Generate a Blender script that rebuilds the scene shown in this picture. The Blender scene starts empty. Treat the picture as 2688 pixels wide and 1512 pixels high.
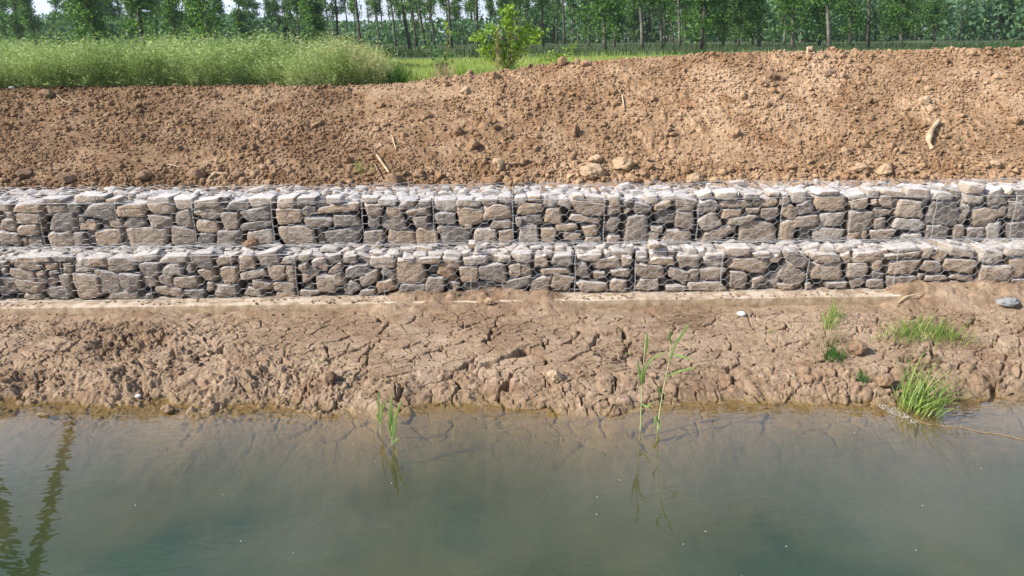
import bpy, math, random
import numpy as np
from mathutils import Vector, Matrix

# ------------------------------------------------------------------ camera, light, exposure
SC = bpy.context.scene
F_PX, CXP, CYP = 1941.0, 1344.0, 756.0      # focal length and centre in photo pixels
CAM_H = 3.5
PITCH, ROLL = math.radians(18.7), math.radians(0.5)
cam_d = bpy.data.cameras.new('camera'); cam_d.lens = 36.0 * F_PX / 2688.0; cam_d.sensor_width = 36
cam_d.clip_start = 0.05; cam_d.clip_end = 4000
cam = bpy.data.objects.new('camera', cam_d); SC.collection.objects.link(cam)
cam.matrix_world = Matrix.Translation((0, 0, CAM_H)) @ Matrix.Rotation(math.pi / 2 - PITCH, 4, 'X') @ Matrix.Rotation(-ROLL, 4, 'Z')
SC.camera = cam

SUN_VEC = Vector((-0.74, -0.27, 0.61)).normalized()     # towards the sun
SUN_EL = math.asin(SUN_VEC.z)
w = bpy.data.worlds.new('World'); SC.world = w; w.use_nodes = True
nt = w.node_tree; bg = nt.nodes['Background']
sky = nt.nodes.new('ShaderNodeTexSky'); sky.sky_type = 'NISHITA'; sky.sun_disc = False
sky.sun_elevation = SUN_EL; sky.sun_rotation = math.atan2(SUN_VEC.x, SUN_VEC.y)
sky.air_density = 1.0; sky.dust_density = 1.0; sky.ozone_density = 1.0
# thin bright cloud veil over the blue, shaped by direction for reflections and contrast
tcs = nt.nodes.new('ShaderNodeTexCoord'); mps = nt.nodes.new('ShaderNodeMapping'); mps.inputs['Scale'].default_value = (1.2, 1.2, 3.2)
nt.links.new(tcs.outputs['Generated'], mps.inputs[0])
cn = nt.nodes.new('ShaderNodeTexNoise'); cn.inputs['Scale'].default_value = 2.2; cn.inputs['Detail'].default_value = 7; cn.inputs['Roughness'].default_value = 0.58
nt.links.new(mps.outputs[0], cn.inputs['Vector'])
cr = nt.nodes.new('ShaderNodeMapRange'); cr.inputs['From Min'].default_value = 0.34; cr.inputs['From Max'].default_value = 0.66
cr.inputs['To Min'].default_value = 0.30; cr.inputs['To Max'].default_value = 0.85
nt.links.new(cn.outputs['Fac'], cr.inputs['Value'])
cmx = nt.nodes.new('ShaderNodeMix'); cmx.data_type = 'RGBA'; cmx.inputs[7].default_value = (9.6, 10.9, 14.0, 1)
sxyz = nt.nodes.new('ShaderNodeSeparateXYZ'); nt.links.new(tcs.outputs['Generated'], sxyz.inputs[0])
nf = nt.nodes.new('ShaderNodeMapRange'); nf.inputs['From Min'].default_value = -0.1; nf.inputs['From Max'].default_value = 0.6; nf.inputs['To Min'].default_value = 0.12; nf.inputs['To Max'].default_value = 1.0
nt.links.new(sxyz.outputs['Y'], nf.inputs['Value'])
cf = nt.nodes.new('ShaderNodeMath'); cf.operation = 'MULTIPLY'; nt.links.new(cr.outputs[0], cf.inputs[0]); nt.links.new(nf.outputs[0], cf.inputs[1])
nt.links.new(cf.outputs[0], cmx.inputs[0]); nt.links.new(sky.outputs[0], cmx.inputs[6])
nt.links.new(cmx.outputs[2], bg.inputs[0]); bg.inputs[1].default_value = 0.092
ld = bpy.data.lights.new('sun', 'SUN'); ld.energy = 5.0; ld.angle = math.radians(0.53); ld.color = (1.0, 0.94, 0.85)
sun = bpy.data.objects.new('sun', ld); SC.collection.objects.link(sun)
sun.rotation_euler = SUN_VEC.to_track_quat('Z', 'Y').to_euler()
SC.view_settings.view_transform = 'Standard'; SC.view_settings.look = 'None'
SC.view_settings.gamma = 1.0; SC.view_settings.exposure = 0.42; SC.view_settings.use_curve_mapping = False
SC.cycles.max_bounces = 6; SC.cycles.transparent_max_bounces = 16; SC.cycles.diffuse_bounces = 2

# ------------------------------------------------------------------ helpers
RNG = np.random.default_rng(7)
random.seed(7)
CM = np.array(cam.matrix_world.to_3x3())

def ray(px, py):
    d = CM @ np.array([(px - CXP) / F_PX, -(py - CYP) / F_PX, -1.0])
    return d / np.linalg.norm(d)

def at_y(px, py, Y):
    d = ray(px, py); return np.array([0, 0, CAM_H]) + d * (Y / d[1])

def at_z(px, py, z):
    d = ray(px, py); return np.array([0, 0, CAM_H]) + d * ((z - CAM_H) / d[2])

def x_at(px, Y, py=700):
    return float(at_y(px, py, Y)[0])

def _h(ix, iy, iz, seed):
    h = (ix.astype(np.int64) * 374761393 + iy.astype(np.int64) * 668265263 + iz.astype(np.int64) * 2147483647 + seed * 974711) & 0xFFFFFFFF
    h = ((h ^ (h >> 13)) * 1274126177) & 0xFFFFFFFF
    h = ((h ^ (h >> 16)) * 2246822519) & 0xFFFFFFFF
    h = h ^ (h >> 15)
    return (h & 0xFFFFFF).astype(np.float64) / 16777215.0

def noise2(x, y, seed=0):
    ix = np.floor(x); iy = np.floor(y); fx = x - ix; fy = y - iy
    fx = fx * fx * fx * (fx * (fx * 6 - 15) + 10); fy = fy * fy * fy * (fy * (fy * 6 - 15) + 10)
    z = np.zeros_like(ix)
    a = _h(ix, iy, z, seed); b = _h(ix + 1, iy, z, seed); c = _h(ix, iy + 1, z, seed); d = _h(ix + 1, iy + 1, z, seed)
    return (a + (b - a) * fx) * (1 - fy) + (c + (d - c) * fx) * fy

def noise3(p, seed=0):
    i = np.floor(p); f = p - i; f = f * f * (3 - 2 * f)
    r = 0
    for dx in (0, 1):
        for dy in (0, 1):
            for dz in (0, 1):
                wgt = (f[:, 0] if dx else 1 - f[:, 0]) * (f[:, 1] if dy else 1 - f[:, 1]) * (f[:, 2] if dz else 1 - f[:, 2])
                r = r + wgt * _h(i[:, 0] + dx, i[:, 1] + dy, i[:, 2] + dz, seed)
    return r

def fbm2(x, y, oct=4, seed=0, gain=0.5, lac=2.03):
    s = 0; a = 1; t = 0
    for k in range(oct):
        s = s + a * noise2(x, y, seed + k * 17); t += a; a *= gain; x = x * lac + 3.7; y = y * lac + 1.3
    return s / t

def worley(x, y, seed=0):
    ix = np.floor(x); iy = np.floor(y); z = np.zeros_like(ix)
    f1 = np.full(x.shape, 9.0); f2 = np.full(x.shape, 9.0); idv = np.zeros(x.shape)
    for dx in (-1, 0, 1):
        for dy in (-1, 0, 1):
            cx = ix + dx; cy = iy + dy
            px = cx + _h(cx, cy, z, seed); py = cy + _h(cx, cy, z, seed + 5)
            d = np.hypot(x - px, y - py)
            closer = d < f1
            f2 = np.where(closer, f1, np.minimum(f2, d))
            idv = np.where(closer, _h(cx, cy, z, seed + 9), idv)
            f1 = np.where(closer, d, f1)
    return f1, f2, idv

def sstep(a, b, x):
    t = np.clip((x - a) / (b - a), 0, 1); return t * t * (3 - 2 * t)

def mesh(name, V, Fs, mat=None, parent=None, smooth=True, attrs=None):
    """V (n,3); Fs: list of int arrays (m,k)"""
    me = bpy.data.meshes.new(name)
    V = np.asarray(V, dtype=np.float32).reshape(-1, 3)
    if not isinstance(Fs, (list, tuple)): Fs = [Fs]
    Fs = [np.asarray(f, dtype=np.int32) for f in Fs if len(f)]
    me.vertices.add(len(V)); me.vertices.foreach_set('co', V.ravel())
    loops = np.concatenate([f.ravel() for f in Fs]); tot = np.concatenate([np.full(len(f), f.shape[1], dtype=np.int32) for f in Fs])
    st = np.concatenate([[0], np.cumsum(tot)[:-1]]).astype(np.int32)
    me.loops.add(len(loops)); me.loops.foreach_set('vertex_index', loops)
    me.polygons.add(len(tot)); me.polygons.foreach_set('loop_start', st); me.polygons.foreach_set('loop_total', tot)
    if smooth: me.polygons.foreach_set('use_smooth', np.ones(len(tot), dtype=bool))
    me.update(calc_edges=True)
    if attrs:
        for k, v in attrs.items():
            a = me.attributes.new(k, 'FLOAT', 'POINT'); a.data.foreach_set('value', np.asarray(v, dtype=np.float32))
    if mat: me.materials.append(mat)
    o = bpy.data.objects.new(name, me); SC.collection.objects.link(o)
    if parent: o.parent = parent
    return o

def tag(o, label=None, cat=None, group=None, kind=None):
    if label: o['label'] = label
    if cat: o['category'] = cat
    if group: o['group'] = group
    if kind: o['kind'] = kind
    return o

def empty(name, loc):
    o = bpy.data.objects.new(name, None); SC.collection.objects.link(o); o.location = loc; o.empty_display_size = 0.1
    return o

def tubes(P0, P1, r0, r1=None, sides=4):
    P0 = np.asarray(P0, float); P1 = np.asarray(P1, float); n = len(P0)
    r0 = np.broadcast_to(np.asarray(r0, float), (n,)); r1 = r0 if r1 is None else np.broadcast_to(np.asarray(r1, float), (n,))
    d = P1 - P0; d = d / (np.linalg.norm(d, axis=1)[:, None] + 1e-9)
    up = np.where(np.abs(d[:, 2:3]) > 0.9, np.array([[1., 0, 0]]), np.array([[0, 0, 1.]]))
    u = np.cross(d, up); u /= np.linalg.norm(u, axis=1)[:, None]; v = np.cross(d, u)
    V = np.zeros((n, 2 * sides, 3))
    for k in range(sides):
        a = 2 * math.pi * k / sides; off = u * math.cos(a) + v * math.sin(a)
        V[:, k] = P0 + off * r0[:, None]; V[:, sides + k] = P1 + off * r1[:, None]
    F = np.array([[k, (k + 1) % sides, sides + (k + 1) % sides, sides + k] for k in range(sides)])
    Fs = (F[None] + (np.arange(n) * 2 * sides)[:, None, None]).reshape(-1, 4)
    return V.reshape(-1, 3), Fs

def polytube(pts, radii, sides=8, cap=True):
    pts = np.asarray(pts, float); n = len(pts); radii = np.broadcast_to(np.asarray(radii, float), (n,))
    T = np.gradient(pts, axis=0); T /= np.linalg.norm(T, axis=1)[:, None] + 1e-9
    ref = np.array([0.31, 0.93, 0.2]) if abs(T[0] @ np.array([0.31, 0.93, 0.2])) < 0.85 else np.array([0.9, 0.1, 0.4])
    V = []
    for i in range(n):
        u = np.cross(T[i], ref); u /= np.linalg.norm(u); v = np.cross(T[i], u)
        for k in range(sides):
            a = 2 * math.pi * k / sides; V.append(pts[i] + (u * math.cos(a) + v * math.sin(a)) * radii[i])
    F = [[i * sides + k, i * sides + (k + 1) % sides, (i + 1) * sides + (k + 1) % sides, (i + 1) * sides + k] for i in range(n - 1) for k in range(sides)]
    V = np.array(V); F = np.array(F)
    T3 = []
    if cap:
        V = np.vstack([V, pts[:1], pts[-1:]]); a, b = len(V) - 2, len(V) - 1
        T3 = np.array([[a, (k + 1) % sides, k] for k in range(sides)] + [[b, (n - 1) * sides + k, (n - 1) * sides + (k + 1) % sides] for k in range(sides)])
    return V, F, T3

class MB:
    def __init__(s): s.V = []; s.Q = []; s.T = []; s.n = 0
    def add(s, V, Q=None, T=None):
        V = np.asarray(V, float)
        if Q is not None and len(Q): s.Q.append(np.asarray(Q) + s.n)
        if T is not None and len(T): s.T.append(np.asarray(T) + s.n)
        s.V.append(V); s.n += len(V)
    def build(s, name, mat=None, parent=None, smooth=True, origin=None):
        V = np.vstack(s.V)
        if origin is not None: V = V - np.asarray(origin, float)
        Fs = ([np.vstack(s.Q)] if s.Q else []) + ([np.vstack(s.T)] if s.T else [])
        o = mesh(name, V, Fs, mat, parent, smooth)
        if origin is not None and parent is None: o.location = tuple(float(c) for c in origin)
        return o

def leaves(C, N, D, L, W):
    """broad leaves: centre C, normal N, direction D, length, width -> 4-vert folded kites"""
    D = D / (np.linalg.norm(D, axis=1)[:, None] + 1e-9); S = np.cross(N, D); S /= np.linalg.norm(S, axis=1)[:, None] + 1e-9
    Nn = np.cross(D, S)
    L = np.asarray(L)[:, None]; W = np.asarray(W)[:, None]
    V = np.stack([C - D * L * .5, C + S * W * .5 - D * L * .08 + Nn * W * .12, C + D * L * .5, C - S * W * .5 - D * L * .08 + Nn * W * .12], axis=1)
    n = len(C); idx = (np.arange(n) * 4)[:, None]
    return V.reshape(-1, 3), idx + np.array([[0, 1, 2, 3]])

def blades(B, H, A, bend, W, seg=4, rng=RNG):
    """tapered bent grass blades; B base (n,3), H length, A azimuth of the lean, bend 0..1.4 rad, W width"""
    n = len(B); H = np.broadcast_to(H, (n,)); A = np.broadcast_to(A, (n,)); bend = np.broadcast_to(bend, (n,)); W = np.broadcast_to(W, (n,))
    fa = rng.uniform(0, 6.283, n); side = np.stack([np.cos(fa), np.sin(fa), np.zeros(n)], 1)
    lean = np.stack([np.cos(A), np.sin(A), np.zeros(n)], 1)
    P = B.copy(); V = []
    th = bend * 0.25
    for k in range(seg + 1):
        t = k / seg; wk = W * (1 - t) ** 0.7 * (0.75 + 0.25 * min(1, t * 4))
        if k == seg: V.append(P[:, None, :])
        else: V.append(np.stack([P - side * wk[:, None] / 2, P + side * wk[:, None] / 2], 1))
        stepv = lean * np.sin(th)[:, None] + np.array([[0, 0, 1.]]) * np.cos(th)[:, None]
        P = P + stepv * (H / seg)[:, None]; th = th + bend / seg
    V = np.concatenate(V, axis=1); m = 2 * seg + 1; base = (np.arange(n) * m)[:, None]
    Q = np.concatenate([base + np.array([[2 * k, 2 * k + 1, 2 * k + 3, 2 * k + 2]]) for k in range(seg - 1)]) if seg > 1 else np.zeros((0, 4), int)
    T = base + np.array([[2 * seg - 2, 2 * seg - 1, 2 * seg]])
    return V.reshape(-1, 3), Q, T

# ------------------------------------------------------------------ materials
def new_mat(name):
    m = bpy.data.materials.new(name); m.use_nodes = True; nt = m.node_tree
    b = nt.nodes['Principled BSDF']; return m, nt, b

def L(nt, a, b): nt.links.new(a, b)

def ramp(nt, fac, stops):
    r = nt.nodes.new('ShaderNodeValToRGB'); e = r.color_ramp.elements
    while len(e) < len(stops): e.new(0.5)
    for el, (p, c) in zip(e, stops): el.position = p; el.color = (*c, 1)
    L(nt, fac, r.inputs[0]); return r.outputs[0]

def nz(nt, scale, detail=4, rough=0.55, coord=None, dist=0.0, vec=None):
    t = nt.nodes.new('ShaderNodeTexNoise'); t.inputs['Scale'].default_value = scale; t.inputs['Detail'].default_value = detail
    t.inputs['Roughness'].default_value = rough; t.inputs['Distortion'].default_value = dist
    if vec is not None: L(nt, vec, t.inputs['Vector'])
    return t.outputs['Fac']

def pos(nt, scale=None):
    g = nt.nodes.new('ShaderNodeNewGeometry')
    if scale is None: return g.outputs['Position']
    mp = nt.nodes.new('ShaderNodeMapping'); mp.inputs['Scale'].default_value = scale; L(nt, g.outputs['Position'], mp.inputs[0]); return mp.outputs[0]

def mixc(nt, f, a, b, mode='MIX'):
    m = nt.nodes.new('ShaderNodeMix'); m.data_type = 'RGBA'; m.blend_type = mode
    if isinstance(f, (int, float)): m.inputs[0].default_value = f
    else: L(nt, f, m.inputs[0])
    for s, i in ((a, 6), (b, 7)):
        if isinstance(s, tuple): m.inputs[i].default_value = (*s, 1)
        else: L(nt, s, m.inputs[i])
    return m.outputs[2]

def bump(nt, b, h, strength, dist):
    n = nt.nodes.new('ShaderNodeBump'); n.inputs['Strength'].default_value = strength; n.inputs['Distance'].default_value = dist
    L(nt, h, n.inputs['Height']); L(nt, n.outputs[0], b.inputs['Normal']); return n

def math_n(nt, op, a, b=None, c=None):
    m = nt.nodes.new('ShaderNodeMath'); m.operation = op
    for i, s in enumerate((a, b, c)):
        if s is None: continue
        if isinstance(s, (int, float)): m.inputs[i].default_value = s
        else: L(nt, s, m.inputs[i])
    return m.outputs[0]

def earth_mat(name, c_lo, c_mid, c_hi, red=None, rough=0.95, wet=False, darker_left=False):
    m, nt, b = new_mat(name); P = pos(nt)
    n1 = nz(nt, 0.9, 5, 0.6, vec=P); n2 = nz(nt, 14, 6, 0.65, vec=P); n3 = nz(nt, 90, 4, 0.7, vec=P)
    f = math_n(nt, 'ADD', math_n(nt, 'MULTIPLY', n1, 0.5), math_n(nt, 'MULTIPLY', n2, 0.5))
    c = ramp(nt, f, [(0.38, c_lo), (0.5, c_mid), (0.62, c_hi)])
    if red: c = mixc(nt, ramp(nt, nz(nt, 2.3, 4, vec=P), [(0.52, (0, 0, 0)), (0.68, (1, 1, 1))]), c, red)
    c = mixc(nt, 0.35, c, ramp(nt, n3, [(0.3, (0.45, 0.42, 0.4)), (0.7, (1, 1, 1))]), 'MULTIPLY')
    if wet:      # paler dried crust patches
        c = mixc(nt, math_n(nt, 'MULTIPLY', ramp(nt, nz(nt, 1.7, 5, 0.6, vec=P), [(0.50, (0, 0, 0)), (0.60, (1, 1, 1))]), 0.28), c, (0.56, 0.43, 0.32))
    if darker_left:     # soil colour darkens towards the left
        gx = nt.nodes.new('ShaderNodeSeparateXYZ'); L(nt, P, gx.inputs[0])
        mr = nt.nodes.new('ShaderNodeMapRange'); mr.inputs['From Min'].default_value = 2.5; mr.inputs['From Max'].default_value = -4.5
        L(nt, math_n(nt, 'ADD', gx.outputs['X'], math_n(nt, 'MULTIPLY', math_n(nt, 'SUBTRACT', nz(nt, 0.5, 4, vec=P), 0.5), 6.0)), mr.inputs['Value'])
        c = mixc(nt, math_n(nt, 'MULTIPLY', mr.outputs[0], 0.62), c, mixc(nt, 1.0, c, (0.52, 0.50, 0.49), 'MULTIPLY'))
    if wet:      # soaked band just above the water, darker and a little glossy
        g = nt.nodes.new('ShaderNodeSeparateXYZ'); L(nt, P, g.inputs[0])
        zz = math_n(nt, 'ADD', g.outputs['Z'], math_n(nt, 'MULTIPLY', math_n(nt, 'SUBTRACT', nz(nt, 5, 4, vec=P), 0.5), 0.12))
        wf = nt.nodes.new('ShaderNodeMapRange'); wf.inputs['From Min'].default_value = 0.055; wf.inputs['From Max'].default_value = 0.0
        L(nt, zz, wf.inputs['Value'])
        c = mixc(nt, math_n(nt, 'MULTIPLY', wf.outputs[0], 0.7), c, (0.27, 0.195, 0.105))
    L(nt, c, b.inputs['Base Color']); b.inputs['Roughness'].default_value = rough; b.inputs['Specular IOR Level'].default_value = 0.15
    h = math_n(nt, 'ADD', math_n(nt, 'MULTIPLY', nz(nt, 45, 6, 0.75, vec=P), 0.75), math_n(nt, 'MULTIPLY', nz(nt, 150, 3, 0.7, vec=P), 0.25))
    bump(nt, b, h, 1.0, 0.022)
    return m

M_SOIL = earth_mat('reddish_tan_soil', (0.25, 0.158, 0.092), (0.45, 0.295, 0.178), (0.63, 0.45, 0.30), red=(0.34, 0.20, 0.11), darker_left=True)
M_MUD = earth_mat('drying_river_mud', (0.215, 0.143, 0.090), (0.365, 0.255, 0.168), (0.50, 0.37, 0.262), red=(0.31, 0.20, 0.13), wet=True)

def stone_mat():
    m, nt, b = new_mat('quarried_limestone')
    tc = nt.nodes.new('ShaderNodeTexCoord'); oi = nt.nodes.new('ShaderNodeObjectInfo'); P = pos(nt)
    at = nt.nodes.new('ShaderNodeAttribute'); at.attribute_name = 'tone'
    rnd = at.outputs['Fac']
    base = ramp(nt, rnd, [(0.0, (0.11, 0.10, 0.09)), (0.12, (0.18, 0.17, 0.165)), (0.30, (0.31, 0.265, 0.235)), (0.42, (0.38, 0.30, 0.235)), (0.60, (0.50, 0.39, 0.30)), (0.66, (0.52, 0.38, 0.26)), (0.8, (0.58, 0.53, 0.48)), (0.9, (0.40, 0.27, 0.17)), (1.0, (0.45, 0.31, 0.19))])
    base.node.color_ramp.interpolation = 'LINEAR'
    n1 = nz(nt, 9, 5, 0.62, vec=P, dist=0.4); n2 = nz(nt, 60, 5, 0.7, vec=P)
    c = mixc(nt, ramp(nt, n1, [(0.42, (0, 0, 0)), (0.64, (1, 1, 1))]), base, (0.46, 0.36, 0.27))
    c = mixc(nt, 0.45, base, c)
    c = mixc(nt, ramp(nt, nz(nt, 6, 4, 0.6, vec=P), [(0.58, (0, 0, 0)), (0.66, (.55, .55, .55))]), c, (0.62, 0.57, 0.53))
    c = mixc(nt, 0.75, c, ramp(nt, n2, [(0.34, (0.40, 0.37, 0.35)), (0.60, (1.0, 1.0, 1.0))]), 'MULTIPLY')
    # stone dust settles on faces that look up
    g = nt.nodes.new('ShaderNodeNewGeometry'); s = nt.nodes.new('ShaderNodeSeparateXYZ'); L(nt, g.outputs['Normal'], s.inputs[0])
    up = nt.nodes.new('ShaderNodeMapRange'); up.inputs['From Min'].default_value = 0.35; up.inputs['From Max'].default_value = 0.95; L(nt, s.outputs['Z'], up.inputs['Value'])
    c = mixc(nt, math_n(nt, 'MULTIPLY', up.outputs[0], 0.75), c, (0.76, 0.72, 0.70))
    L(nt, c, b.inputs['Base Color']); b.inputs['Roughness'].default_value = 0.85; b.inputs['Specular IOR Level'].default_value = 0.3
    h = math_n(nt, 'ADD', math_n(nt, 'MULTIPLY', nz(nt, 28, 6, 0.7, vec=P), 0.75), math_n(nt, 'MULTIPLY', nz(nt, 110, 3, 0.7, vec=P), 0.25))
    bump(nt, b, h, 1.0, 0.030)
    return m
M_STONE = stone_mat()

def simple_mat(name, c1, c2, scale=8, rough=0.8, metal=0.0, spec=0.3, bumpd=None, bscale=40):
    m, nt, b = new_mat(name); P = pos(nt)
    c = mixc(nt, ramp(nt, nz(nt, scale, 4, vec=P), [(0.38, (0, 0, 0)), (0.62, (1, 1, 1))]), c1, c2)
    L(nt, c, b.inputs['Base Color']); b.inputs['Roughness'].default_value = rough; b.inputs['Metallic'].default_value = metal
    b.inputs['Specular IOR Level'].default_value = spec
    if bumpd: bump(nt, b, nz(nt, bscale, 5, 0.65, vec=P), 0.7, bumpd)
    return m

def leaf_mat(name, c1, c2, c3=None, scale=1.2, trans=0.35, rough=0.55, fine=25):
    m, nt, b = new_mat(name); P = pos(nt)
    gi = nt.nodes.new('ShaderNodeNewGeometry')      # every leaf or pod its own shade
    f = math_n(nt, 'ADD', math_n(nt, 'MULTIPLY', nz(nt, scale, 3, vec=P), 0.55), math_n(nt, 'ADD', 0.04, math_n(nt, 'MULTIPLY', gi.outputs['Random Per Island'], 0.40)))
    st = [(0.36, c1), (0.6, c2)] + ([(0.72, c3)] if c3 else [])
    c = ramp(nt, f, st)
    L(nt, c, b.inputs['Base Color']); b.inputs['Roughness'].default_value = rough; b.inputs['Specular IOR Level'].default_value = 0.35
    tr = nt.nodes.new('ShaderNodeBsdfTranslucent')
    L(nt, mixc(nt, 1.0, c, (1.25, 1.35, 0.6), 'MULTIPLY'), tr.inputs[0])
    mx = nt.nodes.new('ShaderNodeMixShader'); mx.inputs[0].default_value = trans
    L(nt, b.outputs[0], mx.inputs[1]); L(nt, tr.outputs[0], mx.inputs[2]); L(nt, mx.outputs[0], nt.nodes['Material Output'].inputs[0])
    return m

M_WIRE = simple_mat('galvanised_wire', (0.46, 0.46, 0.47), (0.62, 0.62, 0.63), 30, 0.5, 0.2, 0.5)
def conc_mat():
    m, nt, b = new_mat('dusty_concrete'); P = pos(nt)
    c = ramp(nt, nz(nt, 6, 5, 0.65, vec=P), [(0.36, (0.28, 0.20, 0.135)), (0.5, (0.50, 0.40, 0.30)), (0.62, (0.62, 0.53, 0.43))])
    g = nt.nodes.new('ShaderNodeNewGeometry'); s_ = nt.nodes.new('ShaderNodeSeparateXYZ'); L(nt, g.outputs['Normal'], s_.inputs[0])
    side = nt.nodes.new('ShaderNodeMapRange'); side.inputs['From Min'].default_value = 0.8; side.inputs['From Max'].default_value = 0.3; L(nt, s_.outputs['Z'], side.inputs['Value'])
    c = mixc(nt, side.outputs[0], c, ramp(nt, nz(nt, 12, 5, 0.6, vec=P), [(0.4, (0.24, 0.165, 0.095)), (0.62, (0.38, 0.28, 0.18))]))   # flank browner and darker than the top
    L(nt, c, b.inputs['Base Color']); b.inputs['Roughness'].default_value = 0.92; bump(nt, b, nz(nt, 60, 5, 0.7, vec=P), 0.8, 0.008); return m
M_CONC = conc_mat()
M_WOOD = simple_mat('weathered_wood', (0.42, 0.31, 0.19), (0.58, 0.46, 0.31), 12, 0.85, 0, 0.2, 0.004, 45)
M_WOODP = simple_mat('pale_peeled_wood', (0.42, 0.30, 0.19), (0.60, 0.46, 0.31), 10, 0.8, 0, 0.2, 0.004, 45)
M_TWIG = simple_mat('dry_root', (0.25, 0.16, 0.10), (0.40, 0.28, 0.18), 14, 0.9)
M_BARK = simple_mat('poplar_bark', (0.055, 0.050, 0.042), (0.13, 0.12, 0.10), 3, 0.9, 0, 0.2, 0.01, 20)
M_BARKP = simple_mat('pale_poplar_bark', (0.13, 0.12, 0.10), (0.26, 0.24, 0.20), 3, 0.9, 0, 0.2, 0.01, 20)
M_POP = leaf_mat('poplar_leaf', (0.035, 0.09, 0.025), (0.11, 0.23, 0.06), (0.22, 0.36, 0.10), 0.8, 0.48, 0.45)
M_FAR = leaf_mat('far_foliage', (0.07, 0.15, 0.08), (0.11, 0.22, 0.11), (0.20, 0.31, 0.12), 0.3, 0.3, 0.7, 3)
M_RAPE = leaf_mat('rapeseed_pod', (0.18, 0.27, 0.08), (0.43, 0.56, 0.22), (0.66, 0.72, 0.40), 0.9, 0.22, 0.6, 12)
M_RAPED = leaf_mat('dry_rapeseed_pod', (0.36, 0.38, 0.17), (0.52, 0.52, 0.27), (0.68, 0.62, 0.40), 0.9, 0.25, 0.7, 12)
M_RICE = leaf_mat('young_rice', (0.24, 0.30, 0.08), (0.36, 0.42, 0.13), None, 0.5, 0.3, 0.6)
M_GRASS = leaf_mat('fresh_grass', (0.14, 0.23, 0.05), (0.29, 0.39, 0.10), (0.50, 0.53, 0.20), 3, 0.35, 0.5)
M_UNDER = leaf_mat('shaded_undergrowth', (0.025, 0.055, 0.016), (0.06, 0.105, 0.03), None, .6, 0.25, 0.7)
M_WEED = leaf_mat('dark_weed_leaf', (0.045, 0.12, 0.03), (0.10, 0.22, 0.05), None, 3, 0.35, 0.5)
M_MULB = leaf_mat('bright_sapling_leaf', (0.13, 0.25, 0.035), (0.26, 0.40, 0.06), (0.40, 0.50, 0.10), 3, 0.42, 0.4)
M_DRY = leaf_mat('dry_straw', (0.30, 0.24, 0.15), (0.46, 0.38, 0.25), None, 6, 0.25, 0.8)

# ------------------------------------------------------------------ terrain functions
Y_LOW, Y_UP, Y_BACK = 8.88, 9.34, 10.38
Z_BASE, Z_T1, Z_T2 = 0.39, 0.93, 1.50
FIELD_Z = 2.60
_cp = np.array([[-900, 232], [0, 229], [300, 226], [600, 223], [900, 222], [1050, 216], [1150, 206], [1250, 193], [1350, 183], [1450, 167], [1600, 152], [1750, 144], [1900, 136], [2100, 133], [2300, 131], [2500, 129], [2688, 124], [3600, 120]], float)
CREST_Y = 13.2
_cx = np.array([at_y(p, q, CREST_Y)[0] for p, q in _cp]); _cz = np.array([at_y(p, q, CREST_Y)[2] for p, q in _cp])

def crest_z(x): return np.interp(x, _cx, _cz)

def soil_z(x, y, detail=True):
    cy = CREST_Y + 0.25 * (fbm2(x * 0.5 + 9, x * 0 + 2.0, 3, 31) - 0.5)
    cz = crest_z(x)
    t = np.clip((y - 10.3) / (cy - 10.3), 0, 1)
    f = t * 0.86 + 0.14 * np.sin(t * math.pi / 2)
    f = np.where(t > 0.9, 0.9 + (f - 0.9) * 0.9, f)
    z = 1.46 + (cz - 0.02 - 1.46) * f
    back = sstep(cy, cy + 1.0 + (cz - FIELD_Z) * 2.2, y)
    z = z * (1 - back) + (FIELD_Z - 0.02) * back
    z = np.where(y < 10.1, 0.3, z)      # the cut face of the bank behind the wall
    fade = 1 - back * 0.7
    z = z + fade * 0.16 * (fbm2(x * 0.8, y * 1.1, 3, 41) - 0.5) * sstep(10.3, 11.2, y) * (1 - 0.7 * sstep(cy - 0.8, cy, y))
    if not detail: return z
    amp = 0.30 + 0.85 * sstep(0.36, 0.66, fbm2(x * 0.8 + 3, y * 1.2, 4, 43))
    toe = 1 + 0.7 * (1 - sstep(10.3, 10.9, y))
    amp = amp * toe
    z = z + fade * 0.045 * amp * (fbm2(x * 5, y * 6, 4, 44) - 0.5)
    for sc, rad, hgt, sd, den in ((5.2, 0.42, 0.040, 51, 0.30), (10, 0.42, 0.026, 52, 0.5), (20, 0.45, 0.017, 53, 0.7), (38, 0.48, 0.010, 54, 0.8)):
        wx = x * sc + 0.9 * fbm2(x * sc * 0.9, y * sc * 0.9, 2, sd + 3); wy = y * sc * 0.9 + 0.9 * fbm2(x * sc * 0.8 + 5, y * sc * 0.8, 2, sd + 4)
        f1, f2, idv = worley(wx, wy, sd)
        keep = (idv < den); r = rad * (0.45 + 0.75 * (idv / den))
        b = np.sqrt(np.clip(1 - (f1 / r) ** 2, 0, 1)) * keep
        z = z + fade * hgt * amp * b * (0.4 + 0.6 * idv / den)
    return z

_sp = np.array([[-900, 1050], [0, 1050], [150, 1062], [300, 1066], [420, 1052], [560, 1078], [700, 1050], [850, 1068], [1000, 1084], [1130, 1056], [1280, 1053], [1380, 1072], [1600, 1080], [1760, 1062], [1900, 1048], [2150, 1056], [2320, 1062], [2500, 1050], [2688, 1036], [3600, 1030]], float)
_sx = np.array([at_z(p, q, 0)[0] for p, q in _sp]); _sy = np.array([at_z(p, q, 0)[1] for p, q in _sp])

HOLES = [(-5.05, 7.12, 0.33, 0.10), (-4.05, 7.18, 0.28, 0.09), (-4.6, 7.75, 0.26, 0.06), (-3.55, 7.5, 0.22, 0.05), (1.05, 7.35, 0.16, 0.05), (4.3, 7.2, 0.2, 0.07)]

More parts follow.
